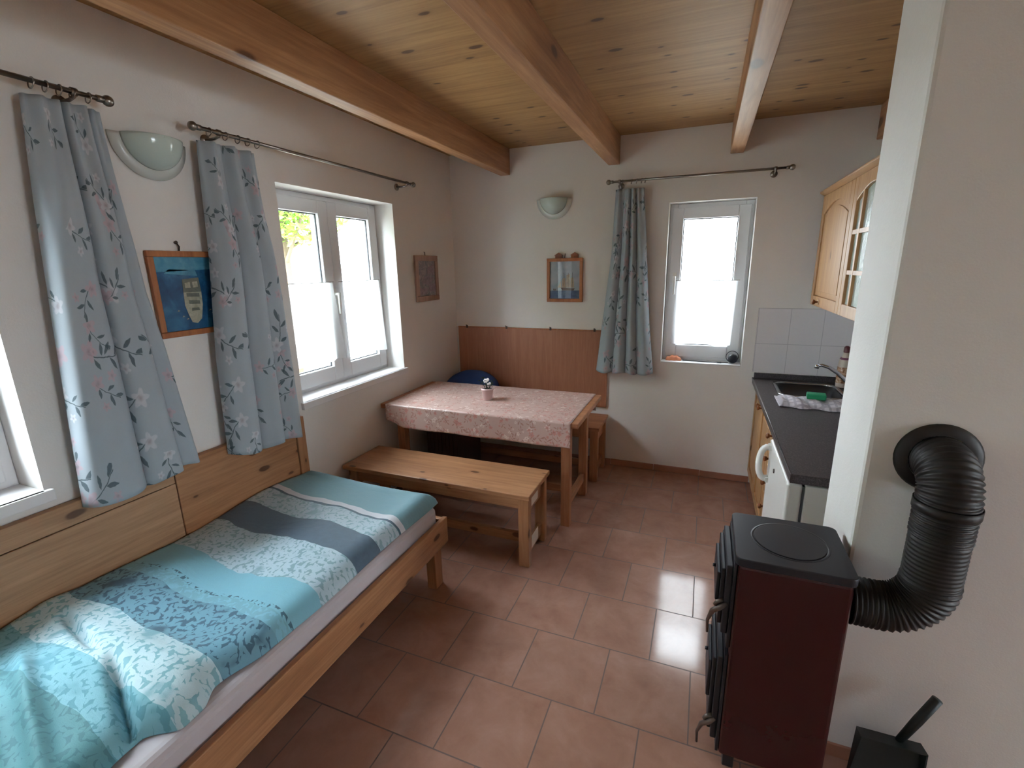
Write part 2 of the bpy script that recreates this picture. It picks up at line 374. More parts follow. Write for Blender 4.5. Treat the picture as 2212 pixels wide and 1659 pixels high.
def duvet_mat():
    g = G('teal_banded_duvet_cloth'); o = g.coord(); x, y, z = g.sep(o)
    wob = g.m_('MULTIPLY', g.m_('SUBTRACT', g.noise(o, 5.0, 2), 0.5), 0.035)
    t = g.m_('ADD', g.m_('MULTIPLY', g.m_('SUBTRACT', -1.80, y), 0.5), wob)       # 0 at the foot, 0.5 per metre
    P = lambda yy: (-1.80 - yy) * 0.5
    teal, tealL, pale, slate, dark, white = srgb(120, 163, 176), srgb(130, 190, 210), srgb(138, 172, 186), srgb(78, 96, 115), srgb(62, 98, 118), srgb(222, 226, 234)
    A = g.ramp(t, [(0, teal), (P(-2.125), white), (P(-2.165), dark), (P(-2.18), pale), (P(-2.315), slate), (P(-2.47), pale), (P(-2.67), tealL),
                   (P(-2.80), dark), (P(-2.815), tealL), (P(-2.86), dark), (P(-3.02), srgb(132, 184, 198)), (P(-3.19), srgb(96, 156, 172)), (P(-3.30), srgb(76, 130, 138))], 'CONSTANT')
    B = g.ramp(t, [(0, teal), (P(-2.125), white), (P(-2.165), slate), (P(-2.18), srgb(182, 204, 216)), (P(-2.315), slate), (P(-2.47), srgb(186, 210, 222)), (P(-2.67), tealL),
                   (P(-2.80), tealL), (P(-2.815), srgb(122, 176, 194)), (P(-2.86), srgb(112, 162, 184)), (P(-3.02), srgb(196, 222, 230)), (P(-3.19), srgb(130, 188, 202)), (P(-3.30), srgb(94, 150, 158))], 'CONSTANT')  # last near-end stops of both ramps are darkened: fold shade in the colour
    # two scatters of small leaf shapes
    wv = g.v_('ADD', o, g.scale(g.noise(o, 30.0, 2, col=True), 0.02))
    masks = []
    for sc_, off, L, W in ((38.0, (0, 0, 0), 0.017, 0.0062), (46.0, (0.4, 0.9, 0), 0.013, 0.0050), (27.0, (2.4, 5.9, 0), 0.024, 0.0080)):
        q = g.v_('ADD', g.comb(g.sep(wv)[0], g.sep(wv)[1], 0.0), off); vo = g.voro(q, sc_, 1.0, '2D')
        dx, dy, _ = g.sep(g.v_('SUBTRACT', q, vo['Position'])); a, b, c = g.sep(vo['Color'])
        th = g.m_('MULTIPLY', a, 6.283); cs, sn = g.m_('COSINE', th), g.m_('SINE', th)
        u = g.m_('DIVIDE', g.m_('ADD', g.m_('MULTIPLY', dx, cs), g.m_('MULTIPLY', dy, sn)), L)
        v = g.m_('DIVIDE', g.m_('SUBTRACT', g.m_('MULTIPLY', dy, cs), g.m_('MULTIPLY', dx, sn)), W)
        e = g.m_('ADD', g.m_('MULTIPLY', u, u), g.m_('MULTIPLY', v, v))
        masks.append(g.smooth(e, 1.1, 0.8))
    mk = g.m_('MAXIMUM', g.m_('MAXIMUM', masks[0], masks[1]), masks[2])
    mk = g.m_('MULTIPLY', mk, g.smooth(g.noise(o, 9.0, 2), 0.28, 0.42))
    col = g.mix(mk, A, B)
    col = g.mix(g.m_('MULTIPLY', g.noise(o, 45.0, 3), 0.18), col, srgb(120, 164, 180))
    wr = g.noise(g.v_('MULTIPLY', o, (1, 2.2, 1)), 9.0, 3, 0.5, 0.6); we = g.noise(o, 420.0, 2)
    h = g.m_('ADD', g.m_('MULTIPLY', we, 0.15), wr)
    return g.done(g.pbr(col, 0.62, normal=g.bump(h, 0.3, 0.012), spec=0.3, extra={'Sheen Weight': 0.15}))

def paint_mat(name, stops, scale=18.0, dist=0.5):
    g = G(name); o = g.coord()
    f = g.noise(o, scale, 4, 0.6, dist)
    return g.done(g.pbr(g.ramp(f, stops), 0.25))

def leaf_mat(name, a, b):
    g = G(name); o = g.coord(); c = g.mix(g.noise(o, 2.0, 3), a, b)
    d = g.pbr(c, 0.5); tr = g.n('ShaderNodeBsdfTranslucent'); g.set(tr.inputs[0], c)
    mx = g.n('ShaderNodeMixShader'); mx.inputs[0].default_value = 0.4
    g.t.links.new(d, mx.inputs[1]); g.t.links.new(tr.outputs[0], mx.inputs[2])
    return g.done(mx.outputs[0])

M = {}
M['wall'] = plaster('white_wall_plaster', srgb(238, 236, 234))
M['reveal'] = M['wall']
M['floor'] = floor_tiles()
BEAM = (srgb(184, 142, 102), srgb(158, 114, 78), srgb(128, 86, 58))
M['beam'] = wood('honey_pine_beam', *BEAM, 'y', 0.45, 0.3, 3.0, 0.8)
M['board'] = wood('pine_ceiling_board', srgb(176, 139, 91), srgb(157, 119, 75), srgb(130, 93, 56), 'x', 0.55, 0.5, 8.0, 0.7)
PINE = (srgb(182, 138, 102), srgb(162, 117, 83), srgb(134, 91, 63))
for ax in 'xyz': M['pine_' + ax] = wood('varnished_pine_' + ax, *PINE, ax, 0.35, 0.5, 9.0)
DPINE = (srgb(184, 132, 96), srgb(162, 110, 78), srgb(132, 84, 58))
for ax in 'xyz': M['table_' + ax] = wood('reddish_table_pine_' + ax, *DPINE, ax, 0.4, 0.25, 6.0)
for ax in 'xyz': M['cab_' + ax] = wood('pale_cabinet_pine_' + ax, srgb(184, 146, 102), srgb(170, 128, 86), srgb(142, 100, 66), ax, 0.35, 0.2, 6.0)
M['veneer'] = wood('brown_wall_panel_veneer', srgb(168, 116, 90), srgb(156, 104, 78), srgb(142, 92, 68), 'z', 0.5, 0.0, 5.0, 1.6)
M['bedboard'] = wood('bed_back_board_pine', srgb(188, 150, 118), srgb(168, 130, 98), srgb(138, 104, 78), 'y', 0.5, 0.35, 6.0)
M['pvc'] = plain('white_window_plastic', srgb(232, 234, 238), 0.3, var=0.02)
M['seal'] = plain('grey_rubber_seal', srgb(70, 72, 76), 0.7)
M['sillw'] = plain('white_sill', srgb(236, 236, 238), 0.35, var=0.02)
M['glass'] = glass_pane('window_glass', refl=1.0)
M['sheer'] = sheer('white_sheer_cafe_cloth')
M['curtain'] = print_fabric('blue_grey_floral_curtain', srgb(192, 203, 211), srgb(234, 232, 238), srgb(216, 178, 190), srgb(58, 74, 82), 0.76, 0.35, 0.8, 0.2, 0.95)
M['cloth'] = print_fabric('pink_floral_oilcloth', srgb(206, 176, 167), srgb(240, 230, 224), srgb(196, 112, 98), srgb(140, 102, 90), 1.7, 0.05, 0.28, 0.0, 1.0)
M['duvet'] = duvet_mat()
M['sheet'] = plain('grey_white_sheet', srgb(196, 190, 196), 0.85, var=0.05)
M['metal'] = plain('brushed_nickel', srgb(150, 144, 138), 0.28, 1.0, var=0.1)
M['steel'] = plain('stainless_steel', srgb(96, 98, 102), 0.38, 1.0, var=0.08)
M['rim'] = plain('polished_steel_rim', srgb(196, 198, 202), 0.18, 1.0, var=0.05)
M['chrome'] = plain('chrome', srgb(210, 212, 216), 0.08, 1.0, var=0.03)
M['opal'] = plain('frosted_lamp_glass', srgb(196, 212, 206), 0.12, var=0.03)
M['opal2'] = plain('clear_frosted_lamp_rim', srgb(214, 218, 214), 0.2, var=0.03)
M['picwood'] = wood('picture_frame_wood', srgb(178, 116, 70), srgb(158, 98, 58), srgb(124, 72, 42), 'z', 0.45, 0.0)
M['picwood2'] = wood('pale_picture_frame_wood', srgb(178, 146, 130), srgb(160, 128, 112), srgb(132, 104, 92), 'z', 0.5, 0.0)
M['sea'] = paint_mat('painted_deep_sea', [(0.25, srgb(18, 54, 92)), (0.5, srgb(34, 84, 124)), (0.75, srgb(58, 122, 158))], 14)
M['sea2'] = paint_mat('painted_shallow_sea', [(0.3, srgb(60, 128, 160)), (0.7, srgb(96, 158, 182))], 20)
M['shipw'] = paint_mat('painted_white_boat', [(0.3, srgb(150, 152, 132)), (0.6, srgb(182, 182, 164)), (0.8, srgb(206, 206, 192))], 40)
M['shipd'] = paint_mat('painted_boat_shade', [(0.3, srgb(96, 104, 98)), (0.7, srgb(122, 126, 116))], 40)
M['skyp'] = paint_mat('painted_pale_sky', [(0.3, srgb(150, 168, 186)), (0.7, srgb(196, 200, 208))], 8)
M['seap'] = paint_mat('painted_blue_water', [(0.3, srgb(52, 78, 120)), (0.7, srgb(96, 118, 150))], 30)
M['sailp'] = paint_mat('painted_cream_sails', [(0.3, srgb(170, 150, 128)), (0.7, srgb(204, 186, 160))], 30)
M['hullp'] = plain('painted_dark_hull', srgb(92, 70, 60), 0.4)
M['mat_white'] = plain('painted_white_border', srgb(206, 204, 202), 0.6)
M['mottle'] = paint_mat('mottled_grey_relief', [(0.32, srgb(96, 98, 110)), (0.5, srgb(140, 134, 136)), (0.68, srgb(186, 172, 164))], 22, 1.2)
M['mottle2'] = paint_mat('mottled_violet_relief', [(0.3, srgb(110, 92, 104)), (0.7, srgb(170, 154, 160))], 26, 1.2)
M['nail'] = plain('dark_hook_metal', srgb(74, 62, 56), 0.45, 0.7)
M['navy'] = plain('navy_blue_cushion_cloth', srgb(30, 56, 104), 0.85, var=0.25)
M['pot'] = plain('pale_pink_pot', srgb(226, 196, 196), 0.35, var=0.03)
M['soil'] = plain('dark_soil', srgb(40, 32, 28), 0.95, var=0.3)
M['leaf'] = leaf_mat('dark_plant_leaf', srgb(34, 48, 34), srgb(52, 66, 44))
M['petal'] = plain('white_petal', srgb(244, 240, 238), 0.6, var=0.02)
M['worktop'] = worktop_mat()
M['splash'] = backsplash()
M['white_enamel'] = plain('white_enamel', srgb(222, 220, 216), 0.3, var=0.02)
M['white_gloss'] = plain('white_plastic_handle', srgb(238, 238, 234), 0.25, var=0.02)
M['knob'] = wood('brown_knob_wood', srgb(150, 92, 52), srgb(122, 70, 38), srgb(88, 48, 26), 'z', 0.35, 0.0)
M['knobbase'] = plain('pale_knob_rosette', srgb(214, 190, 160), 0.4)
M['cabglass'] = None
M['iron'] = plain('black_cast_iron', srgb(46, 46, 54), 0.42, 0.35, var=0.15)
M['irond'] = plain('black_stove_pipe', srgb(40, 36, 36), 0.5, 0.3, var=0.2)
M['ironh'] = plain('worn_grey_handle', srgb(110, 98, 94), 0.4, 0.7)
M['red'] = plain('dark_red_enamel', srgb(58, 20, 24), 0.25, var=0.12)
M['towel'] = None
M['sponge'] = plain('green_sponge', srgb(34, 136, 92), 0.9, var=0.2)
M['orange'] = plain('orange_cloth', srgb(214, 138, 104), 0.8, var=0.1)
M['blackp'] = plain('black_plastic', srgb(30, 30, 42), 0.4)
M['dust'] = plain('dark_dustpan_metal', srgb(40, 46, 48), 0.5, 0.3)
M['skirt'] = plain('brown_skirting_tile', srgb(164, 116, 94), 0.35, var=0.15)
M['tag'] = plain('white_paper_sticker', srgb(220, 206, 196), 0.7, var=0.05)
M['darkwood'] = wood('dark_stained_slats', srgb(74, 50, 42), srgb(58, 38, 32), srgb(42, 26, 22), 'z', 0.6, 0.0)
M['ground'] = plain('pale_gravel', srgb(186, 182, 172), 0.95, var=0.15)
M['bark'] = plain('grey_bark', srgb(96, 82, 66), 0.9, var=0.3)
M['crown'] = leaf_mat('bright_green_foliage', srgb(110, 160, 50), srgb(150, 196, 84))
M['crown2'] = leaf_mat('mid_green_foliage', srgb(70, 118, 40), srgb(110, 150, 60))
def _cabglass():
    g = G('rippled_cabinet_glass'); o = g.coord()
    h = g.noise(o, 70.0, 2, 0.5, 1.0)
    return g.done(g.pbr(srgb(212, 226, 218), 0.15, normal=g.bump(h, 0.5, 0.004), extra={'Transmission Weight': 0.25}))
M['cabglass'] = _cabglass()
def _towel():
    g = G('striped_tea_towel_cloth'); o = g.coord(); x, y, z = g.sep(o)
    s = g.m_('SINE', g.m_('MULTIPLY', x, 190.0)); s2 = g.m_('SINE', g.m_('MULTIPLY', y, 160.0))
    f = g.m_('MAXIMUM', g.m_('GREATER_THAN', s, 0.45), g.m_('GREATER_THAN', s2, 0.6))
    c = g.mix(g.m_('MULTIPLY', f, 0.5), srgb(196, 190, 196), srgb(128, 120, 132))
    return g.done(g.pbr(c, 0.9, normal=g.bump(g.noise(o, 300.0, 2), 0.3, 0.003)))
M['towel'] = _towel()

# ------------------------------------------------------------------ room shell
CEIL = 2.553
XR, XE, YB, YC0, YC1, XC = 3.03, 7.0, -4.95, -1.87, -2.2, 2.53
struct(MB().box(-0.3, XE + 0.3, YB - 0.2, 0.3, -0.12, 0.0).build('floor', M['floor']), 'terracotta coloured square floor tiles laid in a half bond', 'floor')
struct(MB().box(-0.3, XE + 0.3, YB - 0.2, 0.3, CEIL, CEIL + 0.12).build('ceiling', M['board']), 'pine board ceiling above the beams', 'ceiling')

def wall_holes(plane, d0, d1, a0, a1, holes, z1=CEIL):
    """slab between d0 and d1 along the plane's axis, spanning a0..a1, with rectangular holes (a, b, z0, z1)"""
    mb = MB()
    def put(a, b, za, zb):
        if b - a < 1e-6 or zb - za < 1e-6: return
        if plane == 'x': mb.box(d0, d1, a, b, za, zb)
        else: mb.box(a, b, d0, d1, za, zb)
    cur = a0
    for (a, b, za, zb) in sorted(holes):
        put(cur, a, 0, z1); put(a, b, 0, za); put(a, b, zb, z1); cur = b
    put(cur, a1, 0, z1)
    return mb
W1, W2, W3 = (-4.0, -3.0, 0.92, 2.086), (-1.842, -0.853, 0.915, 2.086), (1.776, 2.342, 0.903, 2.073)
struct(wall_holes('x', -0.30, 0.0, YB - 0.2, 0.3, [W1, W2]).build('wall_left', M['wall']), 'cream plaster wall behind the bed with two windows', 'wall')
struct(wall_holes('y', 0.0, 0.30, 0.0, XR, [W3]).build('wall_far', M['wall']), 'cream plaster wall behind the dining table with the narrow window', 'wall')
struct(MB().box(XR, XR + 0.2, YC0, 0.30, 0, CEIL).build('wall_right', M['wall']), 'plaster wall behind the kitchen units', 'wall')
struct(MB().box(XC, XE, YC1, YC0, 0, CEIL).build('wall_chimney', M['wall'], bevel=0.012), 'pale plaster chimney wall with the flue pipe hole', 'wall')
W_FILL = (-3.75, -2.40, 0.35, 2.10)  # opening added out of view, lets fill light onto bed and curtains
struct(wall_holes('x', XE, XE + 0.3, YB - 0.2, YC0, [W_FILL]).build('wall_side', M['wall']), 'plaster wall right of the stove corner', 'wall')
struct(MB().box(-0.0, XE, YB - 0.2, YB, 0, CEIL).build('wall_back', M['wall']), 'plaster wall behind the camera', 'wall')
def skirting(name, x0, x1, y0, y1, label):
    mb = MB()
    L = (x1 - x0) if abs(x1 - x0) > abs(y1 - y0) else (y1 - y0); n = max(1, round(L / 0.333))
    for i in range(n):
        if abs(x1 - x0) > abs(y1 - y0): mb.box(x0 + L * i / n + 0.001, x0 + L * (i + 1) / n - 0.001, y0, y1, 0.001, 0.05 + 0.0015 * (i % 3))
        else: mb.box(x0, x1, y0 + L * i / n + 0.001, y0 + L * (i + 1) / n - 0.001, 0.001, 0.05 + 0.0015 * (i % 3))
    struct(mb.build(name, M['skirt'], bevel=0.002), label, 'baseboard')
skirting('baseboard_far', 0.012, 2.47, -0.011, -0.001, 'brown tile skirting along the wall under the narrow window')
skirting('baseboard_left', 0.001, 0.011, -4.9, -0.012, 'brown tile skirting along the wall behind the bed')
skirting('baseboard_chimney', 2.54, 6.99, -2.211, -2.201, 'brown tile skirting at the foot of the chimney wall')
for i, (a, b, lab) in enumerate(((0.4604, 0.5438, 'leftmost ceiling beam, nearest the window wall'), (1.3300, 1.4130, 'middle ceiling beam ending above the wall lamp'),
                                 (2.1499, 2.2332, 'ceiling beam ending above the narrow window'), (2.965, 3.029, 'dark ceiling beam against the kitchen wall'))):
    struct(MB().box(a, b, (YB if i < 3 else YC0 + 0.001), -0.001, 2.359, CEIL - 0.0005).build('trim_%d' % (i + 1), M['beam'], bevel=0.004), 'honey coloured pine ' + lab, 'beam')

# ------------------------------------------------------------------ windows
def window(name, plane, a0, a1, z0, z1, depth, leaves, label, handle_at, bot=0.06):
    """plane 'x': window in the left wall (outside is -x); 'y': in the far wall (outside is +y)"""
    root = thing(name, label, 'window', {'x': (-depth, (a0 + a1) / 2, z0), 'r': (XE + depth, (a0 + a1) / 2, z0), 'y': ((a0 + a1) / 2, depth, z0)}[plane], kind='structure')
    def bx(mb, a, b, d0, d1, za, zb):      # d measured from the room face outwards
        if plane == 'r': return mb.box(XE + d0, XE + d1, a, b, za, zb)
        return mb.box(-d1, -d0, a, b, za, zb) if plane == 'x' else mb.box(a, b, d0, d1, za, zb)
    D = depth; f = 0.055
    fr = MB(); e = 0.0008
    bx(fr, a0 + e, a0 + f, D, D + 0.07, z0 + e, z1 - e); bx(fr, a1 - f, a1 - e, D, D + 0.07, z0 + e, z1 - e)
    bx(fr, a0 + f, a1 - f, D, D + 0.07, z1 - f, z1 - e); bx(fr, a0 + f, a1 - f, D, D + 0.07, z0 + e, z0 + f)
    fr.build('window_frame', M['pvc'], root, bevel=0.004)
    for i, (s0, s1) in enumerate(leaves):
        t = 0.078; zb, zt = z0 + bot * 0.6, z1 - 0.03
        sb = MB()
        bx(sb, s0, s0 + t, D - 0.018, D + 0.05, zb, zt); bx(sb, s1 - t, s1, D - 0.018, D + 0.05, zb, zt)
        bx(sb, s0 + t, s1 - t, D - 0.018, D + 0.05, zt - t, zt); bx(sb, s0 + t, s1 - t, D - 0.018, D + 0.05, zb, zb + t + 0.015)
        sh = sb.build('sash', M['pvc'], root, bevel=0.005)
        ga, gb, gz0, gz1 = s0 + t, s1 - t, zb + t + 0.015, zt - t
        se = MB()
        for (p, q, r_, s_) in ((ga, ga + 0.006, gz0, gz1), (gb - 0.006, gb, gz0, gz1), (ga + 0.006, gb - 0.006, gz1 - 0.006, gz1), (ga + 0.006, gb - 0.006, gz0, gz0 + 0.006)):
            bx(se, p, q, D + 0.004, D + 0.012, r_, s_)
        se.build('seal', M['seal'], sh)
        pn = MB(); bx(pn, ga + 0.001, gb - 0.001, D + 0.014, D + 0.018, gz0 + 0.001, gz1 - 0.001)
        pn.build('pane', M['glass'], root)
    ha, hz = handle_at
    P = {'x': lambda a, d, z: (-d, a, z), 'r': lambda a, d, z: (XE + d, a, z), 'y': lambda a, d, z: (a, d, z)}[plane]
    h = MB(); bx(h, ha - 0.014, ha + 0.014, D - 0.03, D - 0.0185, hz - 0.035, hz + 0.035)
    h.tube([P(ha, D - 0.03, hz), P(ha, D - 0.058, hz)], 0.009, 10)
    h.tube([P(ha, D - 0.058, hz + 0.008), P(ha, D - 0.062, hz - 0.04), P(ha, D - 0.058, hz - 0.125)], [0.011, 0.010, 0.008], 10)
    h.build('handle', M['white_gloss'], root)
    sl = MB()
    if plane == 'x':
        sl.box(-D + 0.001, 0.022, a0 + 0.001, a1 - 0.001, z0 + 0.0006, z0 + 0.012)
        sl.box(0.0012, 0.024, a0 - 0.02, a1 + 0.02, z0 - 0.03, z0 + 0.012)
    elif plane == 'r':
        sl.box(XE - 0.004, XE + D - 0.001, a0 + 0.001, a1 - 0.001, z0 + 0.0006, z0 + 0.010)
    else:
        sl.box(a0 + 0.001, a1 - 0.001, -0.004, D - 0.001, z0 + 0.0006, z0 + 0.010)
    sl.build('sill', M['sillw'], root, bevel=0.004)
    return root
window('window_1', 'x', *W1, 0.15, [(-3.965, -3.505), (-3.495, -3.035)], 'white window beside the head of the bed, mostly out of frame', (-3.53, 1.5))
window('window_2', 'x', *W2, 0.15, [(-1.815, -1.348), (-1.3468, -0.880)], 'white double sash window in the left wall with green leaves outside', (-1.365, 1.50))
window('added_fill_window', 'r', *W_FILL, 0.15, [(-3.72, -3.08), (-3.07, -2.43)], 'unseen white double window added at the right hand end of the room for fill light', (-3.09, 1.4))  # added window, unseen by the camera; brightens the left wall side
window('window_3', 'y', *W3, 0.12, [(1.797, 2.321)], 'narrow white single sash window in the far wall', (1.836, 1.545))

# ------------------------------------------------------------------ outside
struct(MB().box(-30, 20, -20, 40, -0.75, -0.6).build('ground', M['ground']), 'pale ground outside the windows', 'ground')
def tree(loc, trunk_h, crown_r, n, mat, label, seed):
    rnd = random.Random(seed)
    root = thing('tree', label, 'tree', loc, 'trees outside the window'); L = Vector(loc)
    tb = MB(); tb.tube([L, L + Vector((0.05, 0.02, trunk_h * 0.5)), L + Vector((0.0, 0.1, trunk_h)), L + Vector((0.05, 0.0, trunk_h + crown_r))], [0.16, 0.12, 0.09, 0.03], 10)
    cen = L + Vector((0, 0, trunk_h + crown_r * 0.55))
    for k in range(9):
        a = k * 2.4; e = cen + Vector((math.cos(a) * crown_r * 0.75, math.sin(a) * crown_r * 0.75, crown_r * (0.5 * math.sin(k * 1.7))))
        s = L + Vector((0, 0.05, trunk_h * (0.75 + 0.03 * k))); tb.tube([s, (s + e) / 2 + Vector((0, 0, 0.1)), e], [0.045, 0.025, 0.008], 6)
    tb.build('trunk', M['bark'], root)
    cb = MB()
    for i in range(n):
        d = Vector((rnd.gauss(0, 1), rnd.gauss(0, 1), rnd.gauss(0, 1))).normalized(); rr = crown_r * rnd.random() ** 0.4
        p = cen + Vector((d.x * rr, d.y * rr, d.z * rr * 0.8))
        t = Vector((rnd.gauss(0, 1), rnd.gauss(0, 1), rnd.gauss(0, .5))).normalized(); b = t.cross(Vector((rnd.gauss(0, .5), rnd.gauss(0, .5), 1))).normalized()
        l, wd = rnd.uniform(0.07, 0.13), rnd.uniform(0.03, 0.05); up = t.cross(b) * 0.012
        cb.add([p - t * l, p + b * wd + up, p + t * l, p - b * wd + up], [(0, 1, 2), (0, 2, 3)], 0, False)
    cb.build('foliage', mat, root, fix=False)
    return root
tree((-5.4, 3.15, -0.6), 3.05, 1.6, 6500, M['crown'], 'leafy bright green tree showing through the upper left pane of the double window', 3)
tree((-3.6, -3.9, -0.6), 1.6, 2.1, 8500, M['crown2'], 'mid green tree added outside the window at the head of the bed to dim its daylight', 8)  # added to block part of the sky light through the bed-head window

# ------------------------------------------------------------------ bed
def bed():
    root = thing('bed', 'long single pine bed with a tall plank back against the window wall', 'bed', (0.45, -2.9, 0))
    y0, y1 = -3.98, -1.83
    MB().box(0.860, 0.885, y0, y1, 0.235, 0.378).build('side_rail', M['pine_y'], root, bevel=0.004)
    MB().box(0.05, 0.859, y1 - 0.03, y1 - 0.002, 0.235, 0.372).build('foot_rail', M['pine_x'], root, bevel=0.004)
    MB().box(0.05, 0.859, y0, y0 + 0.028, 0.235, 0.60).build('head_board', M['pine_x'], root, bevel=0.004)
    for (x, y) in ((0.805, y1 - 0.105), (0.055, y1 - 0.105), (0.805, y0 + 0.035), (0.055, y0 + 0.035)):
        MB().box(x, x + 0.054, y, y + 0.07, 0.0, 0.261).build('leg', M['pine_z'], root, bevel=0.004)
    MB().box(0.05, 0.858, y0 + 0.03, y1 - 0.033, 0.262, 0.285).build('slat_base', M['pine_x'], root)
    a = MB().box(0.003, 0.036, -2.60, -1.955, 0.235, 0.862).build('back_plank', M['pine_y'], root, bevel=0.004)
    b = MB()
    b.box(0.003, 0.036, -3.98, -2.604, 0.235, 0.780); b.box(0.003, 0.036, -3.98, -2.604, 0.783, 0.864)
    tag(b.build('back_plank', M['bedboard'], root, bevel=0.003), 'greyer section of the back with a cracked seam')
    MB().box(0.003, 0.042, -1.953, -1.893, 0.0, 0.866).build('back_post', M['pine_z'], root, bevel=0.004)
bed()
def mattress():
    mb = MB(); mb.box(0.045, 0.852, -3.935, -1.868, 0.2855, 0.452)
    o = mb.build('mattress', M['sheet'], None, bevel=0.03)
    o.modifiers['bevel'].segments = 4
    return tag(o, 'mattress in a pale grey fitted sheet lying in the pine bed', 'mattress')
mattress()
def duvet():
    yA, yB = -3.85, -1.845
    def edge(y):          # right-hand edge of the cloth
        e = 0.838
        e -= 0.035 * sstep(-2.9, -3.05, y) * sstep(-3.12, -3.05, y)
        e -= 0.075 * sstep(-3.17, -3.24, y)
        e += 0.05 * sstep(-3.27, -3.5, y)
        return e + 0.006 * math.sin(y * 9.0)
    def zz(x, y):
        xe = edge(y); d = min(xe - x, yB - y + 0.0)
        z = 0.458 + 0.072 * (1 - (1 - min(1, max(0, d) / 0.085)) ** 2.2) ** 0.6
        z += 0.020 * sstep(0.45, 0.05, x)
        z += 0.012 * math.sin(y * 8.0 + x * 3.0) * sstep(0, 0.15, d) + 0.007 * math.sin(x * 13 + y * 5) * sstep(0, 0.12, d)
        n = sstep(-2.98, -3.12, y)                      # fuller pile towards the head
        m = sstep(0.0, 0.14, d)
        z += n * m * (0.022 + 0.018 * math.sin(x * 9 - y * 7))
        # creases
        c1 = (y + 3.13) + 0.22 * (x - 0.32); w1 = sstep(0.12, 0.22, x) * sstep(0.50, 0.36, x)
        z -= 0.042 * math.exp(-(c1 / 0.012) ** 2) * w1
        c2 = (y + 3.245) + 0.42 * (x - 0.74); w2 = sstep(0.5, 0.66, x)
        z -= 0.075 * math.exp(-(c2 / 0.015) ** 2) * w2 * sstep(0, 0.02, d)
        for q in range(3):
            c3 = (y + 3.33 + 0.10 * q) + 0.35 * (x - 0.5) ; z += 0.032 * n * m * math.exp(-(c3 / 0.022) ** 2) * sstep(0.15, 0.4, x)
        return max(z, 0.4565)
    def top(u, v):
        y = lerp(yA, yB, v); xe = edge(y)
        x = lerp(0.047, xe, u ** 0.85)
        return (x, y, zz(x, y))
    def bot(u, v):
        y = lerp(yA, yB, v); x = lerp(0.047, edge(y), u)
        return (x, y, 0.4545)
    mb = MB(); nu, nv = 90, 230
    mb.grid(top, nu, nv); mb.grid(bot, nu, nv)
    k = (nu + 1) * (nv + 1)
    fs = []
    for i in range(nu):
        fs += [(i, i + 1, k + i + 1, k + i), (nv * (nu + 1) + i, nv * (nu + 1) + i + 1, k + nv * (nu + 1) + i + 1, k + nv * (nu + 1) + i)]
    for j in range(nv):
        for e in (0, nu): fs.append((j * (nu + 1) + e, (j + 1) * (nu + 1) + e, k + (j + 1) * (nu + 1) + e, k + j * (nu + 1) + e))
    for f in fs: mb.f.append(list(f)); mb.mi.append(0); mb.sm.append(True)
    return tag(mb.build('duvet', M['duvet']), 'teal duvet in leafy bands with one dark slate stripe spread on the bed', 'duvet')
duvet()

# ------------------------------------------------------------------ dining corner
def table():
    root = thing('dining_table', 'reddish pine dining table under a pink flowered cloth', 'table', (0.72, -0.84, 0))
    x0, x1, y0, y1 = 0.012, 1.42, -1.185, -0.495
    MB().box(x0, x1, y0, y1, 0.706, 0.738).build('tabletop', M['table_x'], root, bevel=0.004)
    for ya in (y0 + 0.09, y1 - 0.115): MB().box(0.15, 1.29, ya, ya + 0.025, 0.615, 0.7055).build('apron', M['table_x'], root, bevel=0.002)
    for xa in (0.10, 1.315): MB().box(xa, xa + 0.025, y0 + 0.15, y1 - 0.15, 0.635, 0.7055).build('end_rail', M['table_y'], root, bevel=0.002)
    for x in (0.075, 1.292):
        for y in (y0 + 0.085, y1 - 0.145):
            MB().box(x, x + 0.058, y, y + 0.06, 0, 0.7058).build('leg', M['table_z'], root, bevel=0.004)
    for x in (0.09, 1.308):
        MB().box(x, x + 0.028, y0 + 0.146, y1 - 0.146, 0.115, 0.175).build('foot_rail', M['table_y'], root, bevel=0.003)
    MB().box(0.119, 1.307, -0.862, -0.834, 0.118, 0.172).build('stretcher', M['table_x'], root, bevel=0.003)
table()
def tablecloth():
    X0, X1, Y0, Y1, Z = 0.062, 1.378, -1.192, -0.488, 0.7405
    def pt(u, v):
        x = lerp(X0, X1, u)
        # v runs: front hem, front edge, back edge, back hem
        L1, L2, L3 = 0.155, Y1 - Y0, 0.13
        s = v * (L1 + L2 + L3)
        r = 0.010
        if s < L1:
            d = L1 - s
            hem = 1.0 - 0.28 * sstep(0.10, 0.0, u)
            d *= hem
            return (x + 0.012 * d / L1 * math.sin(u * 30) + 0.012 * (d / L1) * u, Y0 - 0.004 - 0.010 * (d / L1) + 0.005 * (d / L1) * math.sin(u * 21), Z - max(0, d - r * 0.2))
        if s < L1 + L2: return (x, Y0 + (s - L1), Z + 0.0006 * math.sin(u * 40) * math.sin((s - L1) * 30))
        d = s - L1 - L2
        return (x, Y1 + 0.004 + 0.01 * d / L3, Z - d)
    mb = MB(); mb.grid(pt, 90, 90, uv=lambda u, v: (u * 1.32, v * 0.99))
    o = mb.build('tablecloth', M['cloth'], None, thick=0.0016)
    return tag(o, 'pink flowered oilcloth draped over the dining table', 'tablecloth')
tablecloth()
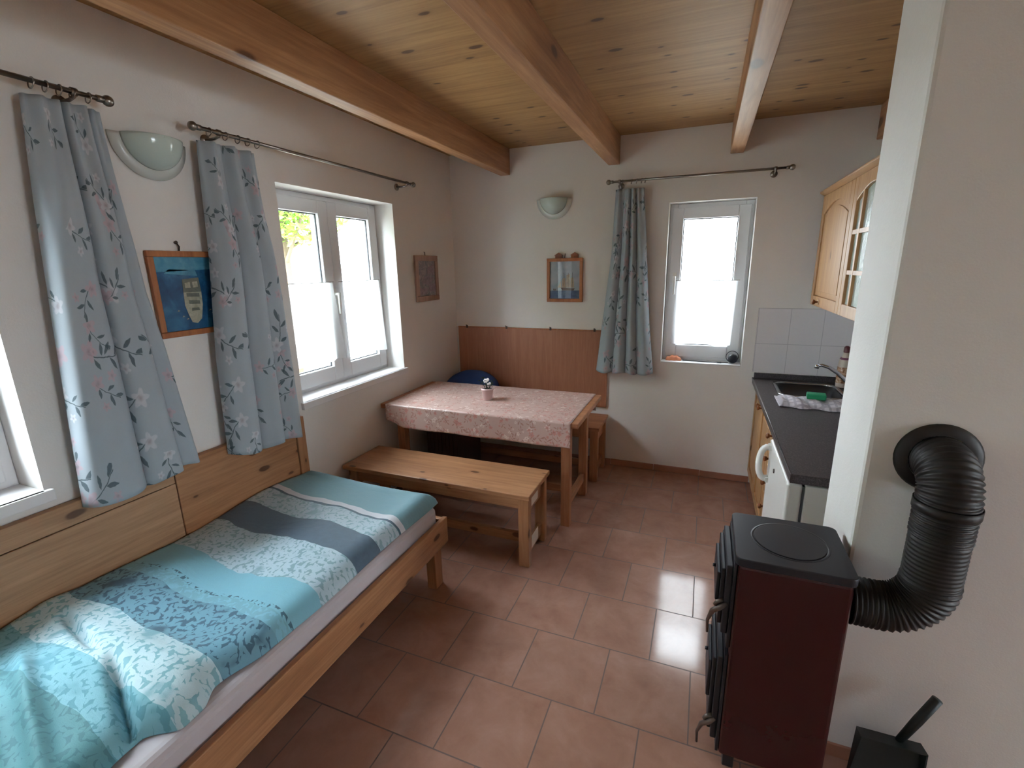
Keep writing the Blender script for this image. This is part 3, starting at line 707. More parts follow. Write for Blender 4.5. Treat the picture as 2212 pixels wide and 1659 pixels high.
def bench(name, label, x0, x1, y0, y1, z, mats, front_detail, stick=False):
    root = thing(name, label, 'bench', ((x0 + x1) / 2, (y0 + y1) / 2, 0)); mx, my, mz = mats
    MB().box(x0, x1, y0, y1, z - 0.028, z).build('seat', mx, root, bevel=0.004)
    xi0, xi1 = x0 + 0.03, x1 - 0.012
    ap = MB(); ap.box(xi0 + 0.03, xi1 - 0.064, y0 + 0.03, y0 + 0.052, z - 0.098, z - 0.0285); ap.build('apron', mx, root, bevel=0.002)
    ap = MB(); ap.box(xi0 + 0.03, xi1 - 0.064, y1 - 0.052, y1 - 0.03, z - 0.098, z - 0.0285); ap.build('apron', mx, root, bevel=0.002)
    for xx in (xi0, xi1 - 0.062):
        for yy in (y0 + 0.02, y1 - 0.066):
            MB().box(xx, xx + 0.062, yy, yy + 0.046, 0, z - 0.0283).build('leg', mz, root, bevel=0.004)
        for za, zb in ((z - 0.14, z - 0.03), (0.05, 0.12)):
            MB().box(xx + 0.018, xx + 0.042, y0 + 0.067, y1 - 0.067, za, zb).build('end_rail', my, root, bevel=0.002)
    ym = (y0 + y1) / 2
    MB().box(xi0 + 0.043, xi1 - 0.045, ym - 0.014, ym + 0.014, 0.053, 0.108).build('stretcher', mx, root, bevel=0.002)
    if stick:
        for zz in (z - 0.122, 0.062):
            MB().box(xi1 - 0.0198, xi1 - 0.0188, ym - 0.06, ym + 0.05, zz, zz + 0.078).build('sticker', M['tag'], root)
    return root
bench('bench', 'pine bench in front of the dining table', 0.012, 1.265, -1.612, -1.245, 0.45, (M['pine_x'], M['pine_y'], M['pine_z']), True, True)
bench('bench', 'darker pine bench behind the table against the far wall', 0.012, 1.392, -0.41, -0.035, 0.45, (M['table_x'], M['table_y'], M['table_z']), False)
def wall_panel():
    root = thing('wall_panel', 'brown veneered backrest panel on the wall above the rear bench', 'panel', (0.69, -0.01, 0.5))
    MB().box(0.022, 1.366, -0.017, -0.0015, 0.50, 1.132).build('board', M['veneer'], root, bevel=0.002)
    MB().box(0.0022, 0.0215, -0.014, -0.0015, 0.50, 1.134).build('edge_strip', M['mat_white'], root)
    MB().box(0.022, 1.366, -0.019, -0.0015, 1.1325, 1.140).build('top_edge', M['picwood'], root)
    for x in (0.112, 0.492, 0.888, 1.258):
        b = MB(); b.box(x - 0.008, x + 0.008, -0.022, -0.0195, 1.128, 1.152); b.tube([(x, -0.022, 1.147), (x, -0.034, 1.149), (x, -0.036, 1.158)], 0.0035, 8)
        b.build('hook', M['nail'], root)
wall_panel()
def cushion():
    root = thing('cushion', 'navy blue cushion propped in the corner on the rear bench', 'cushion', (0.27, -0.2, 0.45))
    mb = MB(); c = Vector((0.262, -0.285, 0.640)); hx, hz, t = 0.252, 0.19, 0.072
    tilt = R(-47)
    def P(u, v, sg):
        a, b = u * 2 - 1, v * 2 - 1
        rx = a * math.sqrt(max(0, 1 - 0.5 * b * b)); rz = b * math.sqrt(max(0, 1 - 0.5 * a * a))
        px = hx * lerp(a, rx, 0.75); pz = hz * lerp(b, rz, 0.75)
        if b > 0: pz -= 0.045 * b * max(0, abs(a) - 0.2) ** 1.5
        th = t * max(0, (1 - a ** 4) * (1 - b ** 4)) ** 0.55 * (1 + 0.05 * math.sin(a * 7 + b * 5))
        y, z = sg * th, pz
        return c + Vector((px, y * math.cos(tilt) - z * math.sin(tilt), y * math.sin(tilt) + z * math.cos(tilt)))
    mb.grid(lambda u, v: P(u, v, 1), 32, 28); mb.grid(lambda u, v: P(u, v, -1), 32, 28)
    mb.build('cover', M['navy'], root)
    pp = MB(); ring = [P(i / 24, 0, 0) for i in range(25)] + [P(1, i / 20, 0) for i in range(1, 21)] + [P(1 - i / 24, 1, 0) for i in range(1, 25)] + [P(0, 1 - i / 20, 0) for i in range(1, 20)]
    pp.tube(ring + [ring[0]], 0.004, 6, caps=False); pp.build('piping', M['navy'], root)
cushion()
def dark_box():
    root = thing('wooden_box', 'dark brown slatted wooden box under the table by the window wall', 'box', (0.27, -0.62, 0))
    x0, x1, y0, y1 = 0.142, 0.405, -0.828, -0.425
    n = 8
    for i in range(n):
        a, b = lerp(x0, x1, i / n), lerp(x0, x1, (i + 1) / n) - 0.003
        MB().box(a, b, y0, y0 + 0.014, 0.002, 0.432).build('slat', M['darkwood'], root, bevel=0.002)
    bb = MB(); bb.box(x0, x1 - 0.003, y0 + 0.0145, y1, 0.002, 0.016); bb.box(x0, x0 + 0.014, y0 + 0.0145, y1, 0.016, 0.428); bb.box(x1 - 0.017, x1 - 0.003, y0 + 0.0145, y1, 0.016, 0.428); bb.box(x0 + 0.014, x1 - 0.017, y1 - 0.014, y1, 0.016, 0.428)
    bb.build('body', M['darkwood'], root)
dark_box()
def flower_pot():
    cx, cy, z = 0.690, -0.868, 0.7425
    root = thing('flower_pot', 'small pale pink pot with white flowers on the dining table', 'potted plant', (cx, cy, z))
    prof = [(0.0, 0), (0.032, 0), (0.034, 0.004), (0.041, 0.068), (0.0445, 0.070), (0.0455, 0.084), (0.042, 0.084), (0.040, 0.072), (0.0, 0.070)]
    MB().lathe((cx, cy, z), prof, 28).build('pot', M['pot'], root)
    MB().lathe((cx, cy, z), [(0, 0.0765), (0.022, 0.077), (0.0395, 0.0745), (0.039, 0.071), (0, 0.071)], 20).build('soil', M['soil'], root)
    rnd = random.Random(5); st = MB(); lf = MB()
    for k in range(12):
        a = k * 2.39; b = Vector((cx + 0.012 * math.cos(a), cy + 0.012 * math.sin(a), z + 0.072)); ln = rnd.uniform(0.02, 0.05)
        tip = b + Vector((math.cos(a) * ln * 0.8, math.sin(a) * ln * 0.8, rnd.uniform(0.03, 0.075)))
        st.tube([b, (b + tip) / 2 + Vector((0, 0, 0.008)), tip], 0.0014, 5)
        d = (tip - b).normalized(); s = d.cross(Vector((0, 0, 1))).normalized() * 0.011
        for q in (0.6, 1.0):
            p = b + (tip - b) * q; e = p + Vector((math.cos(a + q) * 0.024, math.sin(a + q) * 0.024, 0.006))
            lf.add([p, (p + e) / 2 + s + Vector((0, 0, 0.004)), e, (p + e) / 2 - s + Vector((0, 0, 0.004))], [(0, 1, 2), (0, 2, 3)])
    for (dx, dy, h) in ((-0.004, -0.008, 0.135), (0.020, -0.004, 0.120)):
        st.tube([(cx, cy, z + 0.074), (cx + dx * 0.6, cy + dy * 0.5, z + 0.11), (cx + dx, cy + dy, z + h)], 0.0013, 5)
    st.build('stem', M['leaf'], root); lf.build('leaves', M['leaf'], root, fix=False, thick=0.0008)
    for (dx, dy, h, r) in ((-0.006, -0.012, 0.136, 0.0135), (0.006, -0.004, 0.143, 0.010), (0.024, -0.010, 0.119, 0.008), (0.014, -0.016, 0.116, 0.007)):
        fb = MB(); c = Vector((cx + dx, cy + dy, z + h))
        for k in range(6):
            a = k * math.pi / 3; fb.ball(c + Vector((math.cos(a) * r * 0.7, math.sin(a) * r * 0.4, math.sin(a) * r * 0.6)), r * 0.62, 8, sq=(1, 0.6, 1))
        fb.ball(c, r * 0.6, 8); fb.build('flower', M['petal'], root)
flower_pot()

# ------------------------------------------------------------------ curtain rods and curtains
def rod(label, P, a0, a1, z, ends, brackets, rings):
    """P(a, d, z): a along the wall, d distance from it"""
    root = thing('curtain_rod', label, 'curtain rod', P((a0 + a1) / 2, 0.09, z), 'curtain rods above the windows')
    MB().tube([P(a0, 0.09, z), P(a1, 0.09, z)], 0.008, 14).build('pole', M['metal'], root)
    for a, s in ends:
        b = MB(); b.tube([P(a, 0.09, z), P(a + s * 0.02, 0.09, z)], [0.011, 0.011], 14); b.ball(P(a + s * 0.034, 0.09, z), 0.018, 16)
        b.build('finial', M['metal'], root)
    for a in brackets:
        b = MB(); b.tube([P(a, 0.002, z - 0.02), P(a, 0.008, z - 0.02)], 0.022, 16); b.tube([P(a, 0.008, z - 0.02), P(a, 0.06, z - 0.02), P(a, 0.09, z - 0.013)], 0.006, 10)
        b.tube([P(a - 0.008, 0.09, z), P(a + 0.008, 0.09, z)], 0.0125, 14)
        b.build('bracket', M['metal'], root)
    for a in rings:
        b = MB(); c = Vector(P(a, 0.09, z - 0.006)); ring = []
        for k in range(17):
            t = 2 * math.pi * k / 16; ring.append(Vector(P(a + 0.003 * math.sin(t), 0.09 + 0.0165 * math.cos(t), z - 0.007 + 0.0165 * math.sin(t))))
        b.tube(ring, 0.002, 6, caps=False); b.build('ring', M['metal'], root)
def curtain(label, P, left, right, z1, z0, lobes, seed, base=0.052, top_amp=0.012, ntop=6.0, cloth=0.85, hem=0.0):
    """left / right: (height, place along the wall) of each side edge; lobes: (share of the width, depth) of each hanging fold"""
    def edge(l, z):
        for (za, a), (zb, b) in zip(l, l[1:]):
            if z >= zb: return lerp(b, a, min(1.1, (z - zb) / (za - zb)))
        return l[-1][1]
    tot = sum(l[0] for l in lobes); cuts = [0.0]
    for l in lobes: cuts.append(cuts[-1] + l[0] / tot)
    def fn(u, v):
        t = 1 - v; z = lerp(z0, z1, v)
        uu = u + 0.015 * math.sin(t * 3.0 + seed) * math.sin(math.pi * u)
        k = 0
        while k < len(lobes) - 1 and uu > cuts[k + 1]: k += 1
        s = min(1, max(0, (uu - cuts[k]) / (cuts[k + 1] - cuts[k])))
        grow = 0.45 + 0.55 * sstep(0.0, 0.35, t)
        sn = math.sin(math.pi * s)
        d = base - 0.012 + lobes[k][1] * grow * (sn ** 0.75) + 0.10 * lobes[k][1] * grow * math.sin(s * 9 + seed) * sn
        d += top_amp * (1 - sstep(0.0, 0.45, t)) * math.sin(2 * math.pi * ntop * u + seed) * (0.3 + 0.7 * sn)
        c0, c1 = cuts[k], cuts[k + 1]
        ub = (c0 + c1) / 2 - (c1 - c0) / 2 * math.cos(math.pi * s) * (1.0 + 0.16 * grow * (0 < k < len(lobes) - 1 or (k == 0) == (s > .5)))
        ub = lerp(uu, ub, 0.75)
        L, Rr = edge(left, z), edge(right, z)
        a = lerp(L, Rr, ub)
        zz = z + hem * (u - 0.5) * sstep(0.3, 0.0, v) + 0.006 * math.cos(2 * math.pi * (k * 0.37 + s)) * sstep(0.3, 0.0, v)
        return P(a, max(0.047, d), zz)
    mb = MB(); mb.grid(fn, 200, 60, uv=lambda u, v: (u * cloth + seed * 0.37, v * (z1 - z0)))
    o = mb.build('curtain', M['curtain'], None, thick=0.0022)
    return tag(o, label, 'curtain', 'floral curtains')
PL = lambda a, d, z: (d, a, z)
PF = lambda a, d, z: (a, -d, z)
rod('metal curtain rod running out of frame at the top left', PL, -4.30, -2.635, 2.229, [(-2.635, 1), (-4.30, -1)], [-2.70, -4.2], [-2.66, -2.705, -2.74, -2.775, -2.81])
rod('metal curtain rod over the double window', PL, -2.27, -0.745, 2.222, [(-2.27, -1), (-0.745, 1)], [-2.19, -0.79], [-2.235, -2.16, -2.10, -2.05, -2.00])
rod('metal curtain rod over the narrow window on the far wall', PF, 1.385, 2.485, 2.229, [(1.385, -1), (2.485, 1)], [1.43, 2.425], [1.45, 1.515, 1.55, 1.585, 1.61])
curtain('floral curtain nearest the camera, hanging left of the boat painting', PL, [(2.195, -2.826), (1.86, -2.856), (1.47, -2.887), (1.14, -2.911), (0.84, -2.93)],
        [(2.195, -2.612), (1.84, -2.605), (1.58, -2.592), (1.37, -2.562), (0.84, -2.508)], 2.195, 0.848, [(0.46, 0.088), (0.33, 0.098), (0.21, 0.06)], 1, hem=0.03)
curtain('floral curtain left of the double window, right of the boat painting', PL, [(2.185, -2.266), (1.73, -2.293), (1.27, -2.341), (0.80, -2.362)],
        [(2.185, -1.993), (1.91, -1.987), (1.55, -1.962), (1.15, -1.95), (0.76, -1.943)], 2.182, 0.80, [(0.36, 0.086), (0.31, 0.092), (0.33, 0.07)], 2, hem=-0.035)
curtain('floral curtain left of the narrow window on the far wall', PF, [(2.19, 1.398), (1.72, 1.379), (1.2, 1.323), (0.81, 1.283)],
        [(2.18, 1.602), (1.71, 1.641), (1.21, 1.684), (0.81, 1.73)], 2.18, 0.815, [(0.30, 0.06), (0.22, 0.075), (0.20, 0.07), (0.28, 0.06)], 3, base=0.045)
def cafe(label, P, a0, a1, b0, b1, zt, zb, d, seed, nf=3):
    root = thing('cafe_curtain', label, 'curtain', P((a0 + a1) / 2, d, zb), 'white sheer half curtains')
    def fn(u, v):
        a = lerp(lerp(b0, b1, u), lerp(a0, a1, u), v)
        return P(a, d + 0.006 + (0.004 + 0.008 * (1 - v)) * math.sin(2 * math.pi * nf * u + seed) , lerp(zb, zt, v) + 0.006 * math.sin(u * 8 + seed) * (1 - v))
    mb = MB(); mb.grid(fn, 60, 24, uv=lambda u, v: (u * (b1 - b0) + seed, v * (zt - zb)))
    mb.build('cloth', M['sheer'], root, fix=False)
    MB().tube([P(a0 - 0.012, d + 0.006, zt), P(a1 + 0.012, d + 0.006, zt)], 0.0025, 8).build('wire', M['metal'], root)
Pw = lambda a, d, z: (-0.115 + d, a, z)
cafe('white sheer half curtain on the left sash of the double window', Pw, -1.765, -1.395, -1.765, -1.345, 1.575, 1.085, 0.0, 1.0)
cafe('white sheer half curtain on the right sash of the double window', Pw, -1.325, -0.935, -1.318, -0.905, 1.575, 1.075, 0.0, 2.6)
cafe('white sheer half curtain on the narrow window', lambda a, d, z: (a, 0.085 - d, z), 1.86, 2.275, 1.835, 2.262, 1.522, 1.045, 0.0, 4.2, 2)

# ------------------------------------------------------------------ lamps and pictures
def sconce(label, P, a, z):
    root = thing('wall_lamp', label, 'lamp', P(a, 0, z), 'half moon wall lamps')
    mb = MB(); n = 28; Ro, Ri = 0.142, 0.10
    vs = []; fs = []
    for k in range(n + 1):
        t = math.pi + math.pi * k / n
        for (r, d) in ((Ri * 0.9, 0.012), (Ro, 0.004), (Ro + 0.002, 0.010), (Ri, 0.026)):
            vs.append(P(a + r * math.cos(t), d, z + r * math.sin(t) * 1.06))
    for k in range(n):
        for j in range(4): fs.append((k * 4 + j, k * 4 + (j + 1) % 4, (k + 1) * 4 + (j + 1) % 4, (k + 1) * 4 + j))
    fs += [(0, 1, 2, 3), (n * 4 + 3, n * 4 + 2, n * 4 + 1, n * 4)]
    mb.add(vs, fs, 0, True); mb.build('glass_rim', M['opal2'], root)
    bb = MB(); m = 12
    def bowl(u, v):
        t = math.pi + math.pi * u; el = v * math.pi / 2
        rr = (Ri + 0.008) * math.cos(el)
        return P(a + rr * math.cos(t), 0.024 + 0.085 * math.sin(el) , z + rr * math.sin(t) * 1.06)
    bb.grid(bowl, 32, 14); bb.build('shade', M['opal'], root, thick=0.003)
    MB().box(*sorted((P(a - 0.05, 0.002, 0)[0], P(a + 0.05, 0.010, 0)[0])), *sorted((P(a - 0.05, 0.002, 0)[1], P(a + 0.05, 0.010, 0)[1])), z - 0.09, z - 0.02).build('mount', M['white_enamel'], root)
sconce('half moon glass wall lamp between the two near curtains', PL, -2.435, 2.155)
sconce('half moon glass wall lamp on the far wall above the sailing ship picture', PF, 0.915, 2.155)

def frame(P, a0, a1, z0, z1, wd, t, root, mat, name='frame'):
    mb = MB()
    def q(a, b, za, zb):
        p0, p1 = P(a, 0.003, za), P(b, t, zb); mb.box(p0[0], p1[0], p0[1], p1[1], za, zb)
    q(a0, a1, z0, z0 + wd); q(a0, a1, z1 - wd, z1); q(a0, a0 + wd, z0 + wd, z1 - wd); q(a1 - wd, a1, z0 + wd, z1 - wd)
    return mb.build(name, mat, root, bevel=0.003)
def boat_picture():
    a0, a1, z0, z1 = -2.532, -2.206, 1.385, 1.735
    root = thing('picture', 'framed painting of a boat on deep blue sea between the near curtains', 'picture', (0.0, (a0 + a1) / 2, z0))
    frame(PL, a0, a1, z0, z1, 0.024, 0.022, root, M['picwood'])
    w_, h_ = a1 - a0 - 0.048, z1 - z0 - 0.048
    def T(u, v, d=0.010): return PL(a0 + 0.024 + u * w_, d, z0 + 0.024 + v * h_)
    mb = MB(); mb.prism([T(0, 0, .004), T(1, 0, .004), T(1, 1, .004), T(0, 1, .004)], (0.006, 0, 0), 0)
    def patch(pts, mi, d): mb.prism([T(u, v, d) for u, v in pts], (0.0008, 0, 0), mi)
    patch([(0, .80), (1, .84), (1, 1), (0, 1)], 1, .0101); patch([(.12, .78), (.62, .74), (.6, .82), (.2, .84)], 1, .0101)
    patch([(.42, .10), (.50, .08), (.58, .14), (.63, .34), (.64, .52), (.36, .52), (.35, .34), (.38, .22)], 2, .0102)
    patch([(.36, .52), (.64, .52), (.63, .72), (.37, .70)], 3, .0102)
    patch([(.40, .46), (.60, .45), (.60, .50), (.40, .51)], 3, .0111); patch([(.42, .36), (.59, .35), (.59, .40), (.42, .41)], 3, .0111); patch([(.44, .26), (.57, .26), (.56, .30), (.45, .30)], 3, .0111)
    patch([(.40, .58), (.48, .58), (.48, .66), (.40, .65)], 2, .0111); patch([(.52, .58), (.60, .59), (.60, .67), (.52, .66)], 2, .0111)
    for (u, v) in ((.72, .24), (.76, .20), (.22, .26), (.28, .18), (.34, .14), (.84, .44)): patch([(u, v), (u + .04, v + .01), (u + .02, v + .025)], 2, .0101)
    mb.build('painting', [M['sea'], M['sea2'], M['shipw'], M['shipd']], root)
    hb = MB(); am = -2.40; hb.tube([PL(am, 0.002, z1 + 0.034), PL(am, 0.012, z1 + 0.036)], 0.006, 10); hb.tube([PL(am, 0.010, z1 + 0.034), PL(am + 0.008, 0.012, z1 + 0.018), PL(am + 0.006, 0.010, z1 + 0.001)], 0.0028, 6)
    hb.build('hanger', M['nail'], root)
boat_picture()
def small_picture():
    a0, a1, z0, z1 = -0.640, -0.312, 1.395, 1.745
    root = thing('picture', 'pale framed mottled picture right of the double window', 'picture', (0.0, (a0 + a1) / 2, z0))
    frame(PL, a0, a1, z0, z1, 0.042, 0.020, root, M['picwood2'])
    w_, h_ = a1 - a0 - 0.084, z1 - z0 - 0.084
    def T(u, v, d=0.010): return PL(a0 + 0.042 + u * w_, d, z0 + 0.042 + v * h_)
    mb = MB(); mb.prism([T(0, 0, .004), T(1, 0, .004), T(1, 1, .004), T(0, 1, .004)], (0.006, 0, 0), 0)
    def patch(pts, mi, d=.0101): mb.prism([T(u, v, d) for u, v in pts], (0.0012, 0, 0), mi)
    patch([(.55, .12), (1, .10), (1, .34), (.62, .36)], 1); patch([(.2, .36), (.62, .30), (.95, .52), (.6, .60), (.25, .52)], 1); patch([(.5, .62), (.96, .58), (.9, .9), (.55, .8)], 1); patch([(.05, .05), (.45, .04), (.5, .2), (.1, .24)], 1)
    mb.build('painting', [M['mottle'], M['mottle2']], root)
    hb = MB(); am = (a0 + a1) / 2 - 0.01; hb.tube([PL(am, 0.002, z1 + 0.026), PL(am, 0.010, z1 + 0.024), PL(am, 0.010, z1 + 0.001)], 0.003, 6); hb.build('hanger', M['nail'], root)
small_picture()
def ship_picture():
    a0, a1, z0, z1 = 0.856, 1.153, 1.362, 1.706
    root = thing('picture', 'framed sailing ship picture with two small wooden houses on top', 'picture', ((a0 + a1) / 2, 0.0, z0))
    frame(PF, a0, a1, z0, z1, 0.026, 0.022, root, M['picwood'])
    inner = MB()
    w_, h_ = a1 - a0 - 0.052, z1 - z0 - 0.052
    def T(u, v, d=0.010): return PF(a0 + 0.026 + u * w_, d, z0 + 0.026 + v * h_)
    mb = MB(); mb.prism([T(0, 0, .004), T(1, 0, .004), T(1, 1, .004), T(0, 1, .004)], (0, -0.006, 0), 0)
    def patch(pts, mi, d=.0101): mb.prism([T(u, v, d) for u, v in pts], (0, -0.0008, 0), mi)
    patch([(0, 0), (1, 0), (1, .225), (0, .215)], 1)
    patch([(.42, .23), (.80, .22), (.84, .28), (.36, .30)], 3, .0112)
    for pts in ([(.40, .30), (.54, .30), (.52, .56), (.42, .54)], [(.55, .30), (.68, .30), (.67, .66), (.56, .64)], [(.69, .30), (.82, .30), (.79, .58), (.70, .56)], [(.26, .30), (.38, .30), (.38, .50)]): patch(pts, 2, .0112)
    for u in (.47, .615, .75): patch([(u, .3), (u + .01, .3), (u + .01, .70), (u, .70)], 3, .0121)
    patch([(.10, .23), (.16, .22), (.13, .30)], 3, .0112); patch([(.14, .23), (.2, .22), (.19, .28)], 3, .0112)
    mb.build('painting', [M['skyp'], M['seap'], M['sailp'], M['hullp']], root)
    pn = MB(); pn.prism([T(0, 0, .0145), T(1, 0, .0145), T(1, 1, .0145), T(0, 1, .0145)], (0, -0.0015, 0)); pn.build('glass', M['glass'], root)
    for ax in (0.955, 1.085):
        hb = MB(); z = z1 + 0.0005
        hb.box(ax - 0.028, ax + 0.028, -0.020, -0.004, z, z + 0.022)
        hb.prism([(ax - 0.036, -0.003, z + 0.020), (ax + 0.036, -0.003, z + 0.020), (ax + 0.002, -0.003, z + 0.044)], (0, -0.022, 0))
        hb.build('wooden_house', M['knob'], root)
    hk = MB(); hk.tube([(1.005, -0.002, z1 + 0.034), (1.007, -0.012, z1 + 0.030), (1.003, -0.010, z1 + 0.001)], 0.003, 6); hk.build('hanger', M['nail'], root)
ship_picture()

# ------------------------------------------------------------------ kitchen
struct(MB().box(2.42, 3.019, -0.0095, -0.0008, 0.872, 1.33).box(3.0205, 3.0295, -1.8, -0.0008, 0.872, 1.33).build('trim_5', M['splash']), 'white square splashback tiles above the worktop', 'tiles')
XF = 2.455      # plane of the cabinet doors
def knob(parent, x, y, z, name='knob'):
    b = MB(); b.lathe((x, y, z), [(0.0, 0), (0.016, 0), (0.016, -0.004), (0.0, -0.0045)], 18, 'x', 1)
    b.lathe((x, y, z), [(0.007, -0.004), (0.006, -0.014), (0.013, -0.020), (0.016, -0.027), (0.013, -0.033), (0.0, -0.035)], 18, 'x', 0)
    return b.build(name, [M['knob'], M['knobbase']], parent)
def panel_door(parent, x, y0, y1, z0, z1, name='door', arch=False, th=0.02, st=0.055):
    """door with stiles, rails and a raised field; its face looks towards -x"""
    mb = MB(); mb.box(x, x + th, y0, y0 + st, z0, z1); mb.box(x, x + th, y1 - st, y1, z0, z1); mb.box(x, x + th, y0 + st, y1 - st, z0, z0 + st)
    ya, yb, zt = y0 + st, y1 - st, z1 - st
    n = 14; rise = 0.055 if arch else 0.0
    lo = [(x, ya + (yb - ya) * i / n, zt - rise + rise * math.sin(math.pi * i / n)) for i in range(n + 1)]
    mb.prism([(x, ya, z1), *lo, (x, yb, z1)] if not arch else [(x, ya, z1)] + lo + [(x, yb, z1)], (th, 0, 0))
    d = mb.build(name, M['cab_z'], parent, bevel=0.003)
    f = MB(); g_ = 0.004
    f.box(x + 0.009, x + 0.015, ya + 0.0005, yb - 0.0005, z0 + st + 0.0005, zt + (0.004 if arch else -0.0005))
    i_ = 0.03
    pts = [(x + 0.0035, ya + i_, z0 + st + i_), (x + 0.0035, yb - i_, z0 + st + i_)]
    top = [(x + 0.0035, lerp(yb - i_, ya + i_, k / n), zt - rise - i_ + (rise * math.sin(math.pi * k / n) if arch else 0)) for k in range(n + 1)]
    f.prism(pts + top, (0.006, 0, 0))
    f.build('field', M['cab_z'], d, bevel=0.002)
    return d
def sink_cabinet():
    root = thing('sink_cabinet', 'pale pine base cabinet under the sink by the far wall', 'cabinet', (2.75, -0.46, 0))
    b = MB(); x1 = 3.018
    b.box(XF + 0.021, x1, -0.902, -0.886, 0.10, 0.790); b.box(XF + 0.021, x1, -0.030, -0.014, 0.10, 0.790); b.box(XF + 0.021, x1, -0.886, -0.030, 0.10, 0.116)
    b.box(x1 - 0.008, x1, -0.886, -0.030, 0.116, 0.79); b.box(XF + 0.06, XF + 0.076, -0.902, -0.014, 0.0, 0.10)
    b.build('body', M['cab_z'], root, bevel=0.002)
    for (a, c, ky) in ((-0.4555, -0.016, -0.425), (-0.900, -0.4595, -0.49)):
        d = panel_door(root, XF, a, c, 0.105, 0.786); knob(d, XF, ky, 0.735)
sink_cabinet()
def drawer_unit():
    root = thing('drawer_unit', 'pale pine base unit with a column of three drawers', 'cabinet', (2.75, -1.06, 0))
    b = MB(); x1 = 3.018
    b.box(XF + 0.021, x1, -1.208, -1.192, 0.10, 0.790); b.box(XF + 0.021, x1, -0.922, -0.906, 0.10, 0.790); b.box(XF + 0.021, x1, -1.192, -0.922, 0.10, 0.116)
    b.box(x1 - 0.008, x1, -1.192, -0.922, 0.116, 0.79); b.box(XF + 0.06, XF + 0.076, -1.208, -0.906, 0.0, 0.10)
    b.build('body', M['cab_z'], root, bevel=0.002)
    for (z0, z1, kz) in ((0.685, 0.786, 0.742), (0.545, 0.680, 0.612), (0.405, 0.540, 0.472), (0.105, 0.400, 0.33)):
        m = MB(); m.box(XF, XF + 0.02, -1.206, -0.908, z0, z1); m.box(XF - 0.004, XF - 0.0002, -1.176, -0.938, z0 + 0.028, z1 - 0.028)
        d = m.build('drawer', M['cab_y'], root, bevel=0.003); knob(d, XF - 0.0042, -1.058, kz)
drawer_unit()
def fridge():
    root = thing('fridge', 'small white refrigerator under the near end of the worktop', 'refrigerator', (2.75, -1.49, 0))
    MB().box(2.484, 2.995, -1.762, -1.218, 0.02, 0.783).build('body', M['white_enamel'], root, bevel=0.006)
    MB().box(2.4755, 2.4835, -1.755, -1.225, 0.05, 0.775).build('seal', M['seal'], root)
    d = MB().box(2.418, 2.475, -1.762, -1.218, 0.03, 0.783).build('door', M['white_enamel'], root, bevel=0.012); d.modifiers['bevel'].segments = 4
    h = MB(); pts = []
    for k in range(15):
        t = math.pi * k / 14; pts.append((2.417 - 0.046 * math.sin(t) ** 0.55, -1.275, 0.672 + 0.084 * math.cos(t)))
    h.tube(pts, 0.0155, 12); h.box(2.405, 2.4175, -1.295, -1.255, 0.575, 0.60); h.box(2.405, 2.4175, -1.295, -1.255, 0.745, 0.77)
    h.build('handle', M['white_gloss'], d)
    l = MB(); l.lathe((2.4175, -1.44, 0.70), [(0.0, -0.004), (0.010, -0.004), (0.011, 0)], 14, 'x'); l.build('lock', M['nail'], d)
    for y in (-1.73, -1.25):
        for x in (2.52, 2.95): MB().lathe((x, y, 0), [(0, 0), (0.018, 0), (0.016, 0.02), (0, 0.02)], 12).build('foot', M['blackp'], root)
fridge()
SX0, SX1, SY0, SY1 = 2.535, 2.925, -0.515, -0.095
def rrect(x0, x1, y0, y1, r, z, n=8):
    pts = []
    for cx, cy, a in ((x1 - r, y1 - r, 0), (x0 + r, y1 - r, 90), (x0 + r, y0 + r, 180), (x1 - r, y0 + r, 270)):
        for k in range(n + 1):
            t = R(a + 90 * k / n); pts.append((cx + r * math.cos(t), cy + r * math.sin(t), z))
    return pts
def worktop():
    root = thing('worktop', 'dark speckled worktop along the kitchen units', 'worktop', (2.72, -0.9, 0.79))
    x0, x1, y0, y1, z0, z1 = 2.425, 3.018, -1.772, -0.0105, 0.792, 0.830
    hx0, hx1, hy0, hy1 = SX0 + 0.012, SX1 - 0.012, SY0 + 0.012, SY1 - 0.012
    mb = MB(); mb.box(x0, x1, y0, hy0, z0, z1); mb.box(x0, x1, hy1, y1, z0, z1); mb.box(x0, hx0, hy0, hy1, z0, z1); mb.box(hx1, x1, hy0, hy1, z0, z1)
    mb.build('slab', M['worktop'], root)
    ed = MB(); ed.tube([(x0 + 0.001, y0, z1 - 0.003), (x0 + 0.001, y1, z1 - 0.003)], 0.0042, 8); ed.build('rounded_edge', M['worktop'], root)
    up = MB(); up.box(x0 + 0.008, x1, -0.030, -0.0105, z1 + 0.0005, 0.868); up.box(x1 - 0.018, x1, y0 + 0.01, -0.0305, z1 + 0.0005, 0.868)
    up.build('upstand', M['worktop'], root, bevel=0.003)
worktop()
